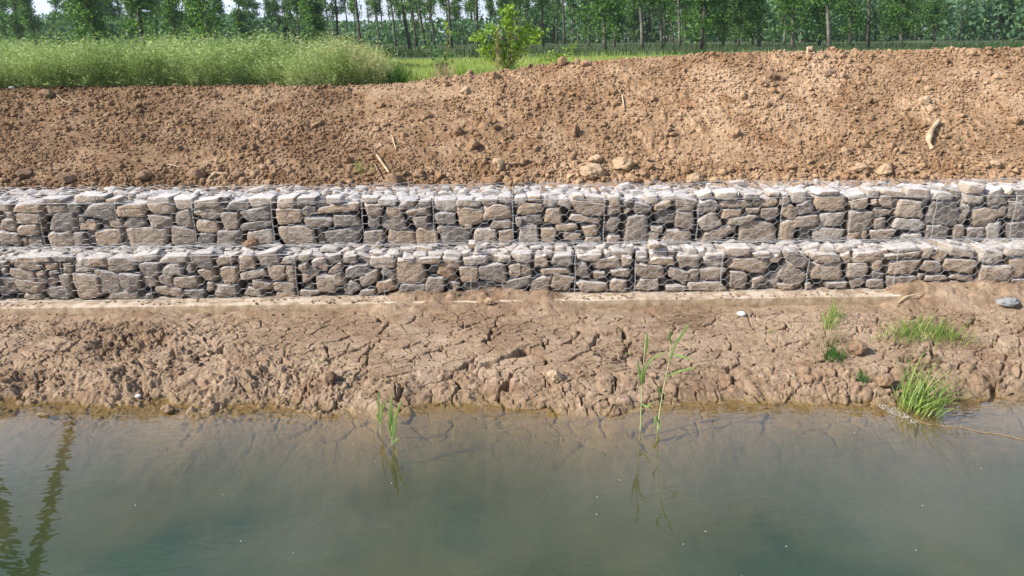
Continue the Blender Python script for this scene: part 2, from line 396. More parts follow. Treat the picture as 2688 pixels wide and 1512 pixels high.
def mud_z(x, y, detail=True):
    ys = np.interp(x, _sx, _sy) + 0.10 * (fbm2(x * 3.1, x * 0 + 4, 3, 61) - 0.5) + (0.07 * (fbm2(x * 9, y * 9, 3, 62) - 0.5))
    d = y - ys
    up = np.interp(d, [-30, -3.5, -2.2, -1.2, -0.55, -0.25, 0, 0.10, 0.36, 0.8, 1.9, 5], [-1.5, -1.35, -1.0, -0.50, -0.15, -0.035, 0.0, 0.07, 0.185, 0.245, 0.325, 0.33]) + 0.004 * x * np.clip(d * 0.6, 0, 1)
    und = sstep(-0.2, -1.5, d)
    z = up + (0.07 + 0.34 * und) * (fbm2(x * 0.7 + 2, y * 1.0, 3, 63) - 0.5) * np.clip(np.abs(d) * 3, 0, 1) * (1 - sstep(8.2, 8.6, y))
    z = z + und * 0.30 * (fbm2(x * 1.9 + 2, y * 2.2, 3, 83) - 0.5)
    # mud washed over the footing
    bury = np.interp(x, [x_at(p, 8.6) for p in (880, 1000, 1180, 1440, 1540, 2330, 2400, 2900)], [0, 0.11, 0.17, 0.165, 0.0, 0.0, 0.20, 0.20])
    z = np.where(y > 8.0, z + bury * sstep(8.36, 8.72, y) * (0.8 + 0.8 * (fbm2(x * 5, y * 5, 3, 69) - 0.5)), z)
    rid0 = 0.05 * np.exp(-((y - 8.56) / 0.05) ** 2) * sstep(0.45, 0.6, fbm2(x * 1.5, x * 0, 3, 70))
    z = z + rid0 - 0.035 * sstep(8.30, 8.55, y) * (y < 8.70)
    for hx, hy, hr, hd in HOLES:
        q = np.hypot((x - hx), (y - hy) * 1.7) / hr; z = z - hd * (1 - sstep(0.55, 1.0, q + 0.45 * (fbm2(x * 7, y * 7, 3, 87) - 0.5))) * (z > 0.02)
    if not detail: return z
    land = sstep(-0.5, 0.05, d) * 0.8 + 0.2
    wx = x + 0.14 * fbm2(x * 2.4, y * 2.4, 4, 64); wy = y + 0.14 * fbm2(x * 2.4 + 7, y * 2.4, 4, 65)
    left = 1 - sstep(-3.0, -1.7, x + 0.8 * (y - 7.5)); right = sstep(2.2, 3.6, x)
    crk = sstep(0.34, 0.50, fbm2(x * 0.9 + 4, y * 1.4, 3, 66) + 0.27 - 0.30 * left - 0.10 * right)
    toe = (1 - sstep(0.34, 0.55, d)) * sstep(-0.15, 0.05, d)
    for sx, sy, sd, wd, dp in ((2.0, 3.7, 71, 0.062, 0.11), (4.6, 7.8, 72, 0.060, 0.05)):
        qx = wx * sx + 0.22 * fbm2(x * 8, y * 8, 4, sd + 5); qy = wy * sy + 0.22 * fbm2(x * 8 + 4, y * 8, 4, sd + 6)
        f1, f2, idv = worley(qx, qy, sd); e = (f2 - f1)
        wid = wd * (0.10 + 3.0 * fbm2(x * 2.4, y * 2.4, 3, sd + 7) ** 2.4)
        crack = 1 - sstep(wid * 0.75, wid * 1.05, e)
        z = z - dp * crack * crk * (0.22 + 0.78 * sstep(-0.12, 0.05, d)) * np.clip(d * 1.6 + 1.6, 0, 1) * (1 - sstep(8.35, 8.55, y))
        z = z + (idv - 0.5) * 0.022 * crk / sx * 2.3 * np.clip(e * 6, 0, 1) * (1 - 0.5 * toe)
    ro = np.clip(0.09 - 0.075 * crk + 0.85 * left * sstep(0.38, 0.58, fbm2(x * 1.1, y * 1.6, 3, 67) + 0.08) + 0.34 * toe + 0.40 * right * sstep(0.35, 0.6, fbm2(x * 1.3, y * 1.6, 3, 68) + 0.05), 0, 1.1) * (1 - 0.8 * sstep(8.15, 8.5, y)) * 0.85
    n = fbm2(wx * 4.5, wy * 8.0, 5, 73, 0.62); rid = 1 - np.abs(2 * n - 1)
    z = z + land * ro * (0.060 * (rid - 0.75) + 0.075 * (fbm2(wx * 11, wy * 15, 5, 74, 0.62) - 0.5))
    n2 = fbm2(wx * 1.6 + 5, wy * 5.0, 4, 75, 0.55); stepn = np.floor(n2 * 11) / 11 + sstep(0.72, 1.0, (n2 * 11) % 1) / 11
    z = z + land * left * 0.13 * (stepn - 0.5) + land * (1 - left) * crk * 0.05 * (stepn - 0.5)
    for sc, hh, sd in ((4.4, 0.075, 76), (9.0, 0.035, 86)):
        f1, f2, idv = worley(wx * sc, wy * sc * 1.1, sd)
        z = z + land * toe * hh * 0.6 * ((idv - 0.3) * np.clip((f2 - f1) * 3.5, 0, 1))
    z = z + land * (0.009 + 0.016 * ro) * (fbm2(x * 34, y * 38, 4, 77, 0.65) - 0.5) * 1.4
    for sc, hh, sd in ((11, 0.034, 78), (24, 0.016, 88)):
        f1, f2, idv = worley(wx * sc, wy * sc, sd)
        z = z + land * hh * np.sqrt(np.clip(1 - (f1 / (0.5 * idv + 0.05)) ** 2, 0, 1)) * (idv > 0.3) * np.clip(ro * 1.2, 0, 1) * sstep(0.42, 0.5, fbm2(x * 2, y * 2, 2, 79))
    return z

def sheet(name, xs, ys, fn, mat, attrs=None):
    X, Y = np.meshgrid(xs, ys); Z = fn(X.ravel(), Y.ravel()).reshape(X.shape)
    V = np.stack([X, Y, Z], -1).reshape(-1, 3); nx, ny = len(xs), len(ys)
    i = (np.arange(ny - 1)[:, None] * nx + np.arange(nx - 1)[None]).ravel()
    F = np.stack([i, i + 1, i + nx + 1, i + nx], 1)
    return mesh(name, V, F, mat), Z

def graded(a, b, fine0, fine1, step, coarse):
    lo = np.arange(a, fine0, coarse); mid = np.arange(fine0, fine1, step); hi = np.arange(fine1, b + coarse, coarse)
    return np.concatenate([lo, mid, hi])

xs = graded(-16, 16, -7.6, 7.6, 0.009, 0.05)
ys = np.concatenate([np.arange(-6, 3.2, 0.2), np.arange(3.2, 5.6, 0.035), np.arange(5.6, 6.3, 0.016), np.arange(6.3, 8.75, 0.0075), np.arange(8.75, 10.2, 0.05)])
o, _ = sheet('mud_bank', xs, ys, mud_z, M_MUD); tag(o, kind='structure')
xs = graded(-22, 22, -9.6, 9.6, 0.0105, 0.06)
ys = np.concatenate([[10.08, 10.11], np.arange(10.15, 13.7, 0.0095), np.arange(13.7, 18.6, 0.06)])
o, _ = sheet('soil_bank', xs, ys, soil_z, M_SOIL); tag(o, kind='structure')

# field and forest floor
m, nt_, b = new_mat('rice_field_ground'); P = pos(nt_)
c = ramp(nt_, nz(nt_, 1.5, 4, vec=P), [(0.35, (0.20, 0.26, 0.075)), (0.65, (0.31, 0.37, 0.12))])
L(nt_, c, b.inputs['Base Color']); b.inputs['Roughness'].default_value = 0.9; M_FIELD = m
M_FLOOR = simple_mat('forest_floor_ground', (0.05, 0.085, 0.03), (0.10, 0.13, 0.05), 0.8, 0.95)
def field_z(x, y): return FIELD_Z + 0.05 * (fbm2(x * .4, y * .4, 2, 81) - .5)
EDGE = lambda x: 35.5 + 0.13 * np.clip(x, -20, 25) + 1.0 * np.sin(x * 0.2)
o, _ = sheet('field', np.arange(-60, 60.1, 1.0), np.concatenate([np.arange(18.0, 20, 0.5), np.arange(20, 46, 1.0)]), lambda x, y: field_z(x, y) - 0.02, M_FIELD); tag(o, kind='structure')
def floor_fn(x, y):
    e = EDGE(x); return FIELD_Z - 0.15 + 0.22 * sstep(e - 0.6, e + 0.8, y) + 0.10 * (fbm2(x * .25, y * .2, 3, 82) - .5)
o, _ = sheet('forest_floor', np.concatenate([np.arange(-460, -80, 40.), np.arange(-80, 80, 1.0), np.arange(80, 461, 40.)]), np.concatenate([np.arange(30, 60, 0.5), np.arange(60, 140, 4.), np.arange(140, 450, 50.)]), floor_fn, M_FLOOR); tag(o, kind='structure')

# ------------------------------------------------------------------ water
def water():
    xs = np.concatenate([[-40, -20], np.arange(-12, 12.01, 0.04), [20, 40]]); ys = np.concatenate([np.arange(-12, 3.4, 0.6), np.arange(3.4, 7.45, 0.04)])
    X, Y = np.meshgrid(xs, ys); dep = -mud_z(X.ravel(), Y.ravel(), True)
    V = np.stack([X.ravel(), Y.ravel(), np.zeros(X.size)], 1); nx, ny = len(xs), len(ys)
    i = (np.arange(ny - 1)[:, None] * nx + np.arange(nx - 1)[None]).ravel()
    m, nt, b = new_mat('murky_canal_water'); nt.nodes.remove(b); out = nt.nodes['Material Output']
    at = nt.nodes.new('ShaderNodeAttribute'); at.attribute_name = 'depth'
    d = math_n(nt, 'MAXIMUM', at.outputs['Fac'], 0.0)
    murk = math_n(nt, 'SUBTRACT', 1.0, math_n(nt, 'POWER', 2.718, math_n(nt, 'MULTIPLY', d, -1.1)))
    P = pos(nt)
    dif = nt.nodes.new('ShaderNodeBsdfDiffuse')
    c = ramp(nt, math_n(nt, 'ADD', math_n(nt, 'MULTIPLY', d, 0.55), math_n(nt, 'MULTIPLY', math_n(nt, 'SUBTRACT', nz(nt, 0.75, 3, 0.5, vec=P), 0.5), 1.15)), [(0.0, (0.125, 0.125, 0.08)), (0.22, (0.10, 0.108, 0.055)), (0.42, (0.075, 0.086, 0.035)), (0.72, (0.020, 0.052, 0.020))])
    L(nt, c, dif.inputs[0])
    tr = nt.nodes.new('ShaderNodeBsdfTransparent')
    tc = mixc(nt, math_n(nt, 'MINIMUM', math_n(nt, 'MULTIPLY', d, 1.6), 1.0), (0.93, 0.88, 0.70), (0.48, 0.54, 0.40))
    L(nt, tc, tr.inputs[0])
    mx = nt.nodes.new('ShaderNodeMixShader'); L(nt, murk, mx.inputs[0]); L(nt, tr.outputs[0], mx.inputs[1]); L(nt, dif.outputs[0], mx.inputs[2])
    gl = nt.nodes.new('ShaderNodeBsdfGlossy'); gl.inputs['Roughness'].default_value = 0.02
    # Schlick reflectance from |I.N|, the same from both sides so sunlight reaches the bed
    gg = nt.nodes.new('ShaderNodeNewGeometry'); dp = nt.nodes.new('ShaderNodeVectorMath'); dp.operation = 'DOT_PRODUCT'; L(nt, gg.outputs['Incoming'], dp.inputs[0])
    bp = nt.nodes.new('ShaderNodeBump'); bp.inputs['Strength'].default_value = 0.031; bp.inputs['Distance'].default_value = 0.05
    P2 = pos(nt, (1.0, 2.4, 1.0))
    h = math_n(nt, 'ADD', math_n(nt, 'MULTIPLY', nz(nt, 5.0, 1, 0.5, vec=P2, dist=0.9), 0.9), math_n(nt, 'MULTIPLY', nz(nt, 12, 1, 0.5, vec=P2), 0.1))
    L(nt, h, bp.inputs['Height']); L(nt, bp.outputs[0], gl.inputs['Normal']); L(nt, bp.outputs[0], dp.inputs[1])
    fres = math_n(nt, 'ADD', 0.034, math_n(nt, 'MULTIPLY', 0.966, math_n(nt, 'POWER', math_n(nt, 'SUBTRACT', 1.0, math_n(nt, 'ABSOLUTE', dp.outputs['Value'])), 3.3)))
    m2 = nt.nodes.new('ShaderNodeMixShader'); L(nt, fres, m2.inputs[0]); L(nt, mx.outputs[0], m2.inputs[1]); L(nt, gl.outputs[0], m2.inputs[2])
    L(nt, m2.outputs[0], out.inputs[0])
    o = mesh('water', V, np.stack([i, i + 1, i + nx + 1, i + nx], 1), m, attrs={'depth': dep}); tag(o, kind='structure')
water()

# ------------------------------------------------------------------ stones
def cube_sphere(n):
    vs = {}; V = []; F = []
    def vid(p):
        k = tuple(np.round(p, 5))
        if k not in vs: vs[k] = len(V); V.append(p)
        return vs[k]
    for ax in range(3):
        for s in (-1, 1):
            for i in range(n):
                for j in range(n):
                    q = []
                    for (a, b_) in ((i, j), (i + 1, j), (i + 1, j + 1), (i, j + 1)):
                        p = np.zeros(3); p[ax] = s; p[(ax + 1) % 3] = -1 + 2 * a / n; p[(ax + 2) % 3] = -1 + 2 * b_ / n; q.append(vid(p))
                    F.append(q if s > 0 else q[::-1])
    return np.array(V), np.array(F)
CS8, CF8 = cube_sphere(9); CS4, CF4 = cube_sphere(4); CS6, CF6 = cube_sphere(6)

def stone_verts(rng, sx, sy, sz, base=None, block=0.84, rough=1.15, cuts=7):
    B = CS8 if base is None else base
    P = B.copy(); nrm = np.linalg.norm(P, axis=1)[:, None]
    sph = P / nrm * 1.22; P = P * block + sph * (1 - block)
    # taper and shear so no two blocks share an outline
    k = rng.uniform(-0.20, 0.20, 6)
    P[:, 0] *= 1 + k[0] * P[:, 2] + k[1] * P[:, 1]; P[:, 2] *= 1 + k[2] * P[:, 0]; P[:, 0] += k[3] * P[:, 2] * 0.7; P[:, 2] += k[4] * P[:, 0] * 0.45
    for _ in range(cuts):
        n = rng.normal(size=3); n[1] *= 0.8; n /= np.linalg.norm(n)
        lim = (P @ n).max() * rng.uniform(0.80, 0.97); d = P @ n - lim
        P = P - np.clip(d, 0, None)[:, None] * n[None]
    mn = P.min(0); mx = P.max(0); P = (P - (mn + mx) / 2) / ((mx - mn) / 2)
    S = np.array([sx, sy, sz]) / 2; Q = P * S
    off = rng.uniform(0, 50, 3); s = float(min(sx, sz))
    nn = P / (np.linalg.norm(P, axis=1)[:, None] + 1e-9)
    d = (noise3(Q * 16 + off, 3) - .5) * 0.020 + (noise3(Q * 38 + off, 4) - .5) * 0.012 + (noise3(Q * 80 + off, 5) - .5) * 0.005
    return Q + nn * (d * rough * min(1.0, s / 0.12))[:, None]

def rot_y(V, a):
    c, s = math.cos(a), math.sin(a); R = np.array([[c, 0, -s], [0, 1, 0], [s, 0, c]]); return V @ R.T

TONES = {'d': (0.02, 0.14), 'g': (0.14, 0.34), 'n': (0.33, 0.68), 'w': (0.70, 0.82), 'o': (0.62, 0.66), 'r': (0.93, 1.0)}
# outlines read off the photograph, one line per stone: x0 y0 x1 y1 [turn] [tone]
R1 = (0, 480, """0 250 100 350;120 250 460 365 o;510 250 810 385;800 250 925 355 g;930 255 1390 450 g;1390 260 1730 415 o;1740 260 2045 385;480 190 760 255 g;870 160 1120 265 w;1120 160 1240 230 g;1250 190 1400 250 w;1800 180 2030 265 w;60 355 150 430 g;165 375 475 505;545 370 935 600 g;920 375 980 480 g;940 460 1150 570 o;1190 460 1270 550 d;1255 440 1460 545;1440 420 1720 545 g;1720 385 2055 545;0 330 60 400 d;-40 440 170 580;180 510 470 630;-40 595 235 745;245 660 320 780 r;315 640 490 800 g;570 600 895 800;855 600 1010 765;1000 575 1120 750 d;1120 565 1460 755 o;1400 600 1510 740 d;1500 540 2020 790;
150 890 480 1045 -3;-40 950 60 1020 g;370 880 600 950 w;590 880 840 950 g;500 960 665 1035 o;720 970 850 1095;850 900 1090 1070 w;1000 905 1260 1025 o;1250 900 1600 1080;1570 850 1880 945 8 w;1870 870 2210 965 w;1625 950 1900 1120 g;1900 965 2160 1110 w;90 1030 405 1175 -5;410 1055 540 1115 15 w;415 1110 560 1190 g;550 1045 700 1105 15 g;500 1120 700 1225 30;180 1165 500 1320 -4;-60 1150 200 1360 d;245 1325 490 1400;510 1230 850 1395;700 1090 850 1240;860 1080 1180 1390;1150 1040 1420 1320 g;1110 1050 1170 1120;1420 1090 1680 1300 g;1690 1120 1860 1250;1850 1095 2060 1240;1260 1290 1640 1395;1540 1270 1700 1380 d;1800 1235 2180 1360 -3;1710 1320 1790 1390 g;-40 1030 70 1120 d""")
R2 = (450, 480, """0 190 240 315 w;250 200 560 300 4;560 180 640 250 d;630 215 910 345 g;910 190 1190 300 w;245 300 620 390 4;310 360 630 440 6;20 330 240 540;290 450 555 600;580 360 790 570;805 300 1190 450 7;820 470 1200 565 8 g;300 610 510 790 g;515 575 850 775 g;0 525 290 775;860 575 1200 735 5 w;1220 180 1480 305 w;1480 180 1725 290 g;1730 270 2230 360 6 o;1820 180 2030 250 w;1240 310 1540 510 o;1540 290 1730 400 g;1570 400 1910 540 g;1915 395 2240 525;1280 515 1700 765;1710 560 1820 740 d;1800 540 2250 775 g;1050 740 1220 780;
220 840 480 1030 g;150 990 260 1080 -45;480 885 760 995 5;790 860 980 1050;990 830 1290 1000 8 g;1280 890 1490 965 w;280 1030 540 1190 12;580 1010 770 1210;520 1040 600 1120 d;780 1050 1130 1150 12;1140 985 1350 1180;1350 970 1460 1190 -4;20 1120 320 1250;0 1260 150 1360;160 1270 380 1385 g;385 1200 500 1310;480 1220 790 1370;820 1260 1090 1355 -10;930 1185 1200 1275 -14;1205 1190 1460 1310 -4;1230 1310 1460 1370;1500 860 1640 940 w;1640 910 1840 1000 10;1490 975 1630 1055 18;1830 885 2010 970 15 d;1480 1050 1770 1165 30;1730 970 1850 1050 -15;1700 1100 1960 1310;1850 1000 2040 1085 35;1905 1085 2070 1240 20;1570 1210 1690 1290 d;1515 1290 1750 1360""")
R3 = (900, 480, """215 180 420 245 w;420 200 640 275 w;640 205 900 320 g;245 260 470 410;480 290 730 420 o;750 290 1030 400 10;900 220 1050 300 g;270 400 450 550 g;455 415 750 575 g;750 385 870 470 d;790 395 1030 570;215 570 520 780;510 570 870 770;855 535 1120 740 3;1060 210 1360 350 w;1085 355 1340 500;1340 210 1620 290 w;1360 290 1670 520 o;1630 200 1860 275 g;1860 160 2000 240 w;1660 260 2010 450 6 o;1750 450 2010 550;1110 510 1210 620 15;1160 520 1540 755;1440 505 1540 555 w;1560 555 1820 770;1490 730 1570 780 r;1840 560 2040 750;
0 880 160 970 g;310 880 620 1030 w;15 990 320 1120 18;160 1070 480 1230 22;450 1050 630 1125 -35 g;635 920 990 1200;710 900 850 960;900 900 1160 965 o;1020 990 1130 1090 d;1110 980 1360 1150 -20;1180 900 1390 1030;1395 890 1770 985 5 w;1780 880 2020 960 w;1360 1010 1640 1200;1620 975 1950 1200;1940 975 2140 1130;1880 1130 2264 1280 14 g;370 1165 660 1295 14;660 1210 980 1320 g;980 1130 1210 1310;1280 1190 1400 1300;1240 1150 1360 1290 d;1420 1205 1850 1310 d;170 1280 390 1345 8;0 1180 190 1330 30 g;-40 1110 40 1220 d""")
R4 = (1350, 480, """0 180 150 255 w;150 160 330 225 o;350 170 530 290 -15 w;520 190 690 300 -20 w;690 150 840 200 w;840 170 1110 245 -4 w;660 230 1090 385 -5;0 250 360 380;360 240 440 320 d;340 310 590 500;660 400 1020 480 -9;90 390 330 515 g;10 420 90 540 g;45 510 300 765 w;300 550 520 745 o;500 500 760 570 4 o;780 510 1030 640 o;560 590 820 710 -10;830 640 1040 770;1110 170 1280 290 w;1110 275 1270 380 10;1290 205 1460 285 28 g;1310 315 1400 365 15;1420 240 1650 370 -10 g;1560 160 1740 260 w;1660 230 1870 330 16;1780 160 1930 230 w;1910 170 2180 340;1060 430 1290 560 58;1280 380 1640 780;1680 350 1920 500 d;1620 525 1770 595 -10 w;1590 600 1720 720 10 w;1600 730 1740 790 w;1740 570 2120 740;1100 640 1260 750;1920 340 2150 560;
-10 850 210 960 w;220 880 430 1010;430 860 720 1000;760 860 1050 945 w;945 905 1290 1035 8;1290 880 1410 1000 w;1490 890 1590 950 g;300 1025 690 1095 4;0 970 230 1130;700 955 930 1155;940 1065 1090 1160;1130 1030 1410 1140 8;450 1095 690 1290 -20;180 1125 450 1310;740 1180 1110 1300;1130 1160 1350 1300;1440 985 1800 1145 -6;1600 900 1930 980 -4;1820 1040 2090 1190 -22;1440 1150 1720 1300;1800 1225 2050 1295;1730 1170 1820 1250 d""")
R5 = (1800, 460, """150 230 340 290 15 w;130 300 400 450 14 g;360 200 640 300 w;690 230 880 300 g;440 310 800 400;800 280 900 370 g;880 280 1120 380;1000 205 1130 260 w;1130 230 1255 360;1270 190 1470 340 w;170 460 410 660 30 w;415 410 700 505 4 o;720 400 890 460;480 500 885 590 7;905 395 1110 550;1150 370 1360 520 -30 o;1350 330 1530 470 22 g;160 650 620 800 20;650 560 1090 820;1130 520 1340 790 o;1290 490 1600 620 4;1540 250 1900 430 3;1610 450 1930 620 w;1510 625 1910 805 w;1350 650 1500 790 d;1560 200 1850 250 g;
-100 970 195 1120;210 990 490 1100 w;500 990 1050 1160 -6;250 940 490 1000 w;490 880 800 970 w;800 920 1010 990 w;1010 960 1140 1050;1180 930 1470 1070 -32 g;1500 930 1850 1050 w;30 1130 170 1280;180 1100 480 1265;30 1280 490 1380;510 1160 770 1370;780 1230 940 1305 32;830 1190 1150 1370 d;1110 1090 1420 1320 -38;1470 1060 1920 1270;1100 1300 1300 1370;1430 1290 1500 1360;1640 1280 1970 1360""")
R6 = (2188, 450, """160 280 430 345 6 w;175 340 450 460 9 o;460 340 540 410 o;430 230 560 325 w;580 240 880 300 -9 w;550 285 740 445;490 450 700 540;720 355 1140 560 -5 w;720 570 1100 710 -7 w;200 480 480 730;490 560 660 700;190 740 340 855;340 710 410 830 o;430 700 790 830;810 740 1060 860 w;880 215 1170 325 -6 w;1190 260 1440 340 -4 w;1450 240 1560 380 d;1560 300 1810 390 -6 w;1600 160 1840 270 w;1850 230 2060 430 22 g;1110 350 1520 660 g;1500 410 1620 630 -16 g;1650 440 1990 660;1960 420 2080 550;1110 650 1380 860 g;1440 640 1580 820;1590 680 1830 820 g;1820 620 2050 830 w;2090 350 2320 590 g;2090 600 2320 820 g;2150 220 2320 350 g;2080 200 2140 290 -30 w;
120 990 230 1110 20;240 970 610 1080 5;620 980 1060 1040 6;660 915 1060 975 6 w;1060 900 1190 1050 w;440 1060 600 1190;180 1090 410 1270;640 1070 1080 1230 6;470 1200 620 1280;1180 940 1380 1080 -20;1390 930 1720 1030 -9 w;1070 1070 1310 1210 -10;1320 1050 1720 1210 -7 o;220 1280 390 1400;400 1285 610 1395;640 1250 990 1390 4;1010 1230 1100 1310;1100 1245 1370 1320;1410 1235 1690 1305 -9;1740 930 2060 1110 w;2080 920 2320 1010 w;1750 1130 2130 1330 o;2100 1030 2320 1290 o;2130 1290 2320 1340""")

SEAM_U = [-725, -515, -310, -100, 108, 310, 510, 716, 952, 1138, 1345, 1583, 1828, 2045, 2226, 2445, 2651, 2870, 3080, 3290, 3500]
SEAM_L = [-680, -465, -250, -45, 165, 390, 610, 776, 1005, 1235, 1508, 1665, 1890, 2116, 2345, 2569, 2790, 3000, 3215, 3430]
S_U = [x_at(p, Y_UP, 580) for p in SEAM_U]; S_L = [x_at(p, Y_LOW, 710) for p in SEAM_L]

stones = []   # tier, cx, cz, w, h, ang, tone
for (ox, oy, txt) in (R1, R2, R3, R4, R5, R6):
    for row in txt.replace('\n', '').split(';'):
        t = row.split()
        if len(t) < 4: continue
        x0, y0, x1, y1 = map(float, t[:4]); ang = 0; tone = 'n'
        for k in t[4:]:
            if k.lstrip('-').isdigit(): ang = float(k)
            else: tone = k
        px = ox + (x0 + x1) / 2 / 4.528; py = oy + (y0 + y1) / 2 / 4.528; wd = (x1 - x0) / 4.528; ht = (y1 - y0) / 4.528
        tier = 'u' if py < 655 - 0.0075 * px else 'l'
        Yf = Y_UP if tier == 'u' else Y_LOW
        c0 = at_y(px, py, Yf); ppm = F_PX / ((at_y(px, py, Yf) - np.array([0, 0, CAM_H])) @ np.array([0, math.cos(PITCH), -math.sin(PITCH)]))
        stones.append((tier, c0[0], c0[2], wd / ppm * 1.03, ht / ppm / math.cos(PITCH * 0.98) * 1.03, ang, tone))

def put_stone(root, V, tone):
    o = mesh('stone', V, CF8 if len(V) == len(CS8) else CF6, M_STONE, root, True, attrs={'tone': np.full(len(V), tone)})
    return o

HS, HDX, HDY = 0.058, 0.046, 0.055
def hexnet(x0, x1, v0, v1, place, rng):
    """flat-topped hexagons; place(u, v) -> xyz"""
    seg = []; tw = []
    pitch = HS + HDX; rows = int((v1 - v0) / HDY) + 2; cols = int((x1 - x0) / pitch) + 2
    for j in range(rows + 1):
        for i in range(cols + 1):
            u = x0 + i * pitch; off = (i + j) % 2
            v = v0 + j * HDY
            if off: continue
            a = (u, v); b = (u + HS, v)
            tw.append((a, b))
            seg.append((b, (u + pitch, v + HDY))); seg.append((b, (u + pitch, v - HDY)))
    def conv(S):
        A = np.array(S, float); keep = (A[:, :, 0] >= x0 - 1e-6).all(1) & (A[:, :, 0] <= x1 + 1e-6).all(1) & (A[:, :, 1] >= v0 - 1e-6).all(1) & (A[:, :, 1] <= v1 + 1e-6).all(1)
        A = A[keep]; p = A.reshape(-1, 2)
        j = np.stack([noise2(p[:, 0] * 6, p[:, 1] * 6, 301) - .5, noise2(p[:, 0] * 6, p[:, 1] * 6, 302) - .5], 1) * 0.035
        Q = place(p[:, 0] + j[:, 0], p[:, 1] + j[:, 1]); return Q.reshape(-1, 2, 3)
    return conv(seg), conv(tw)

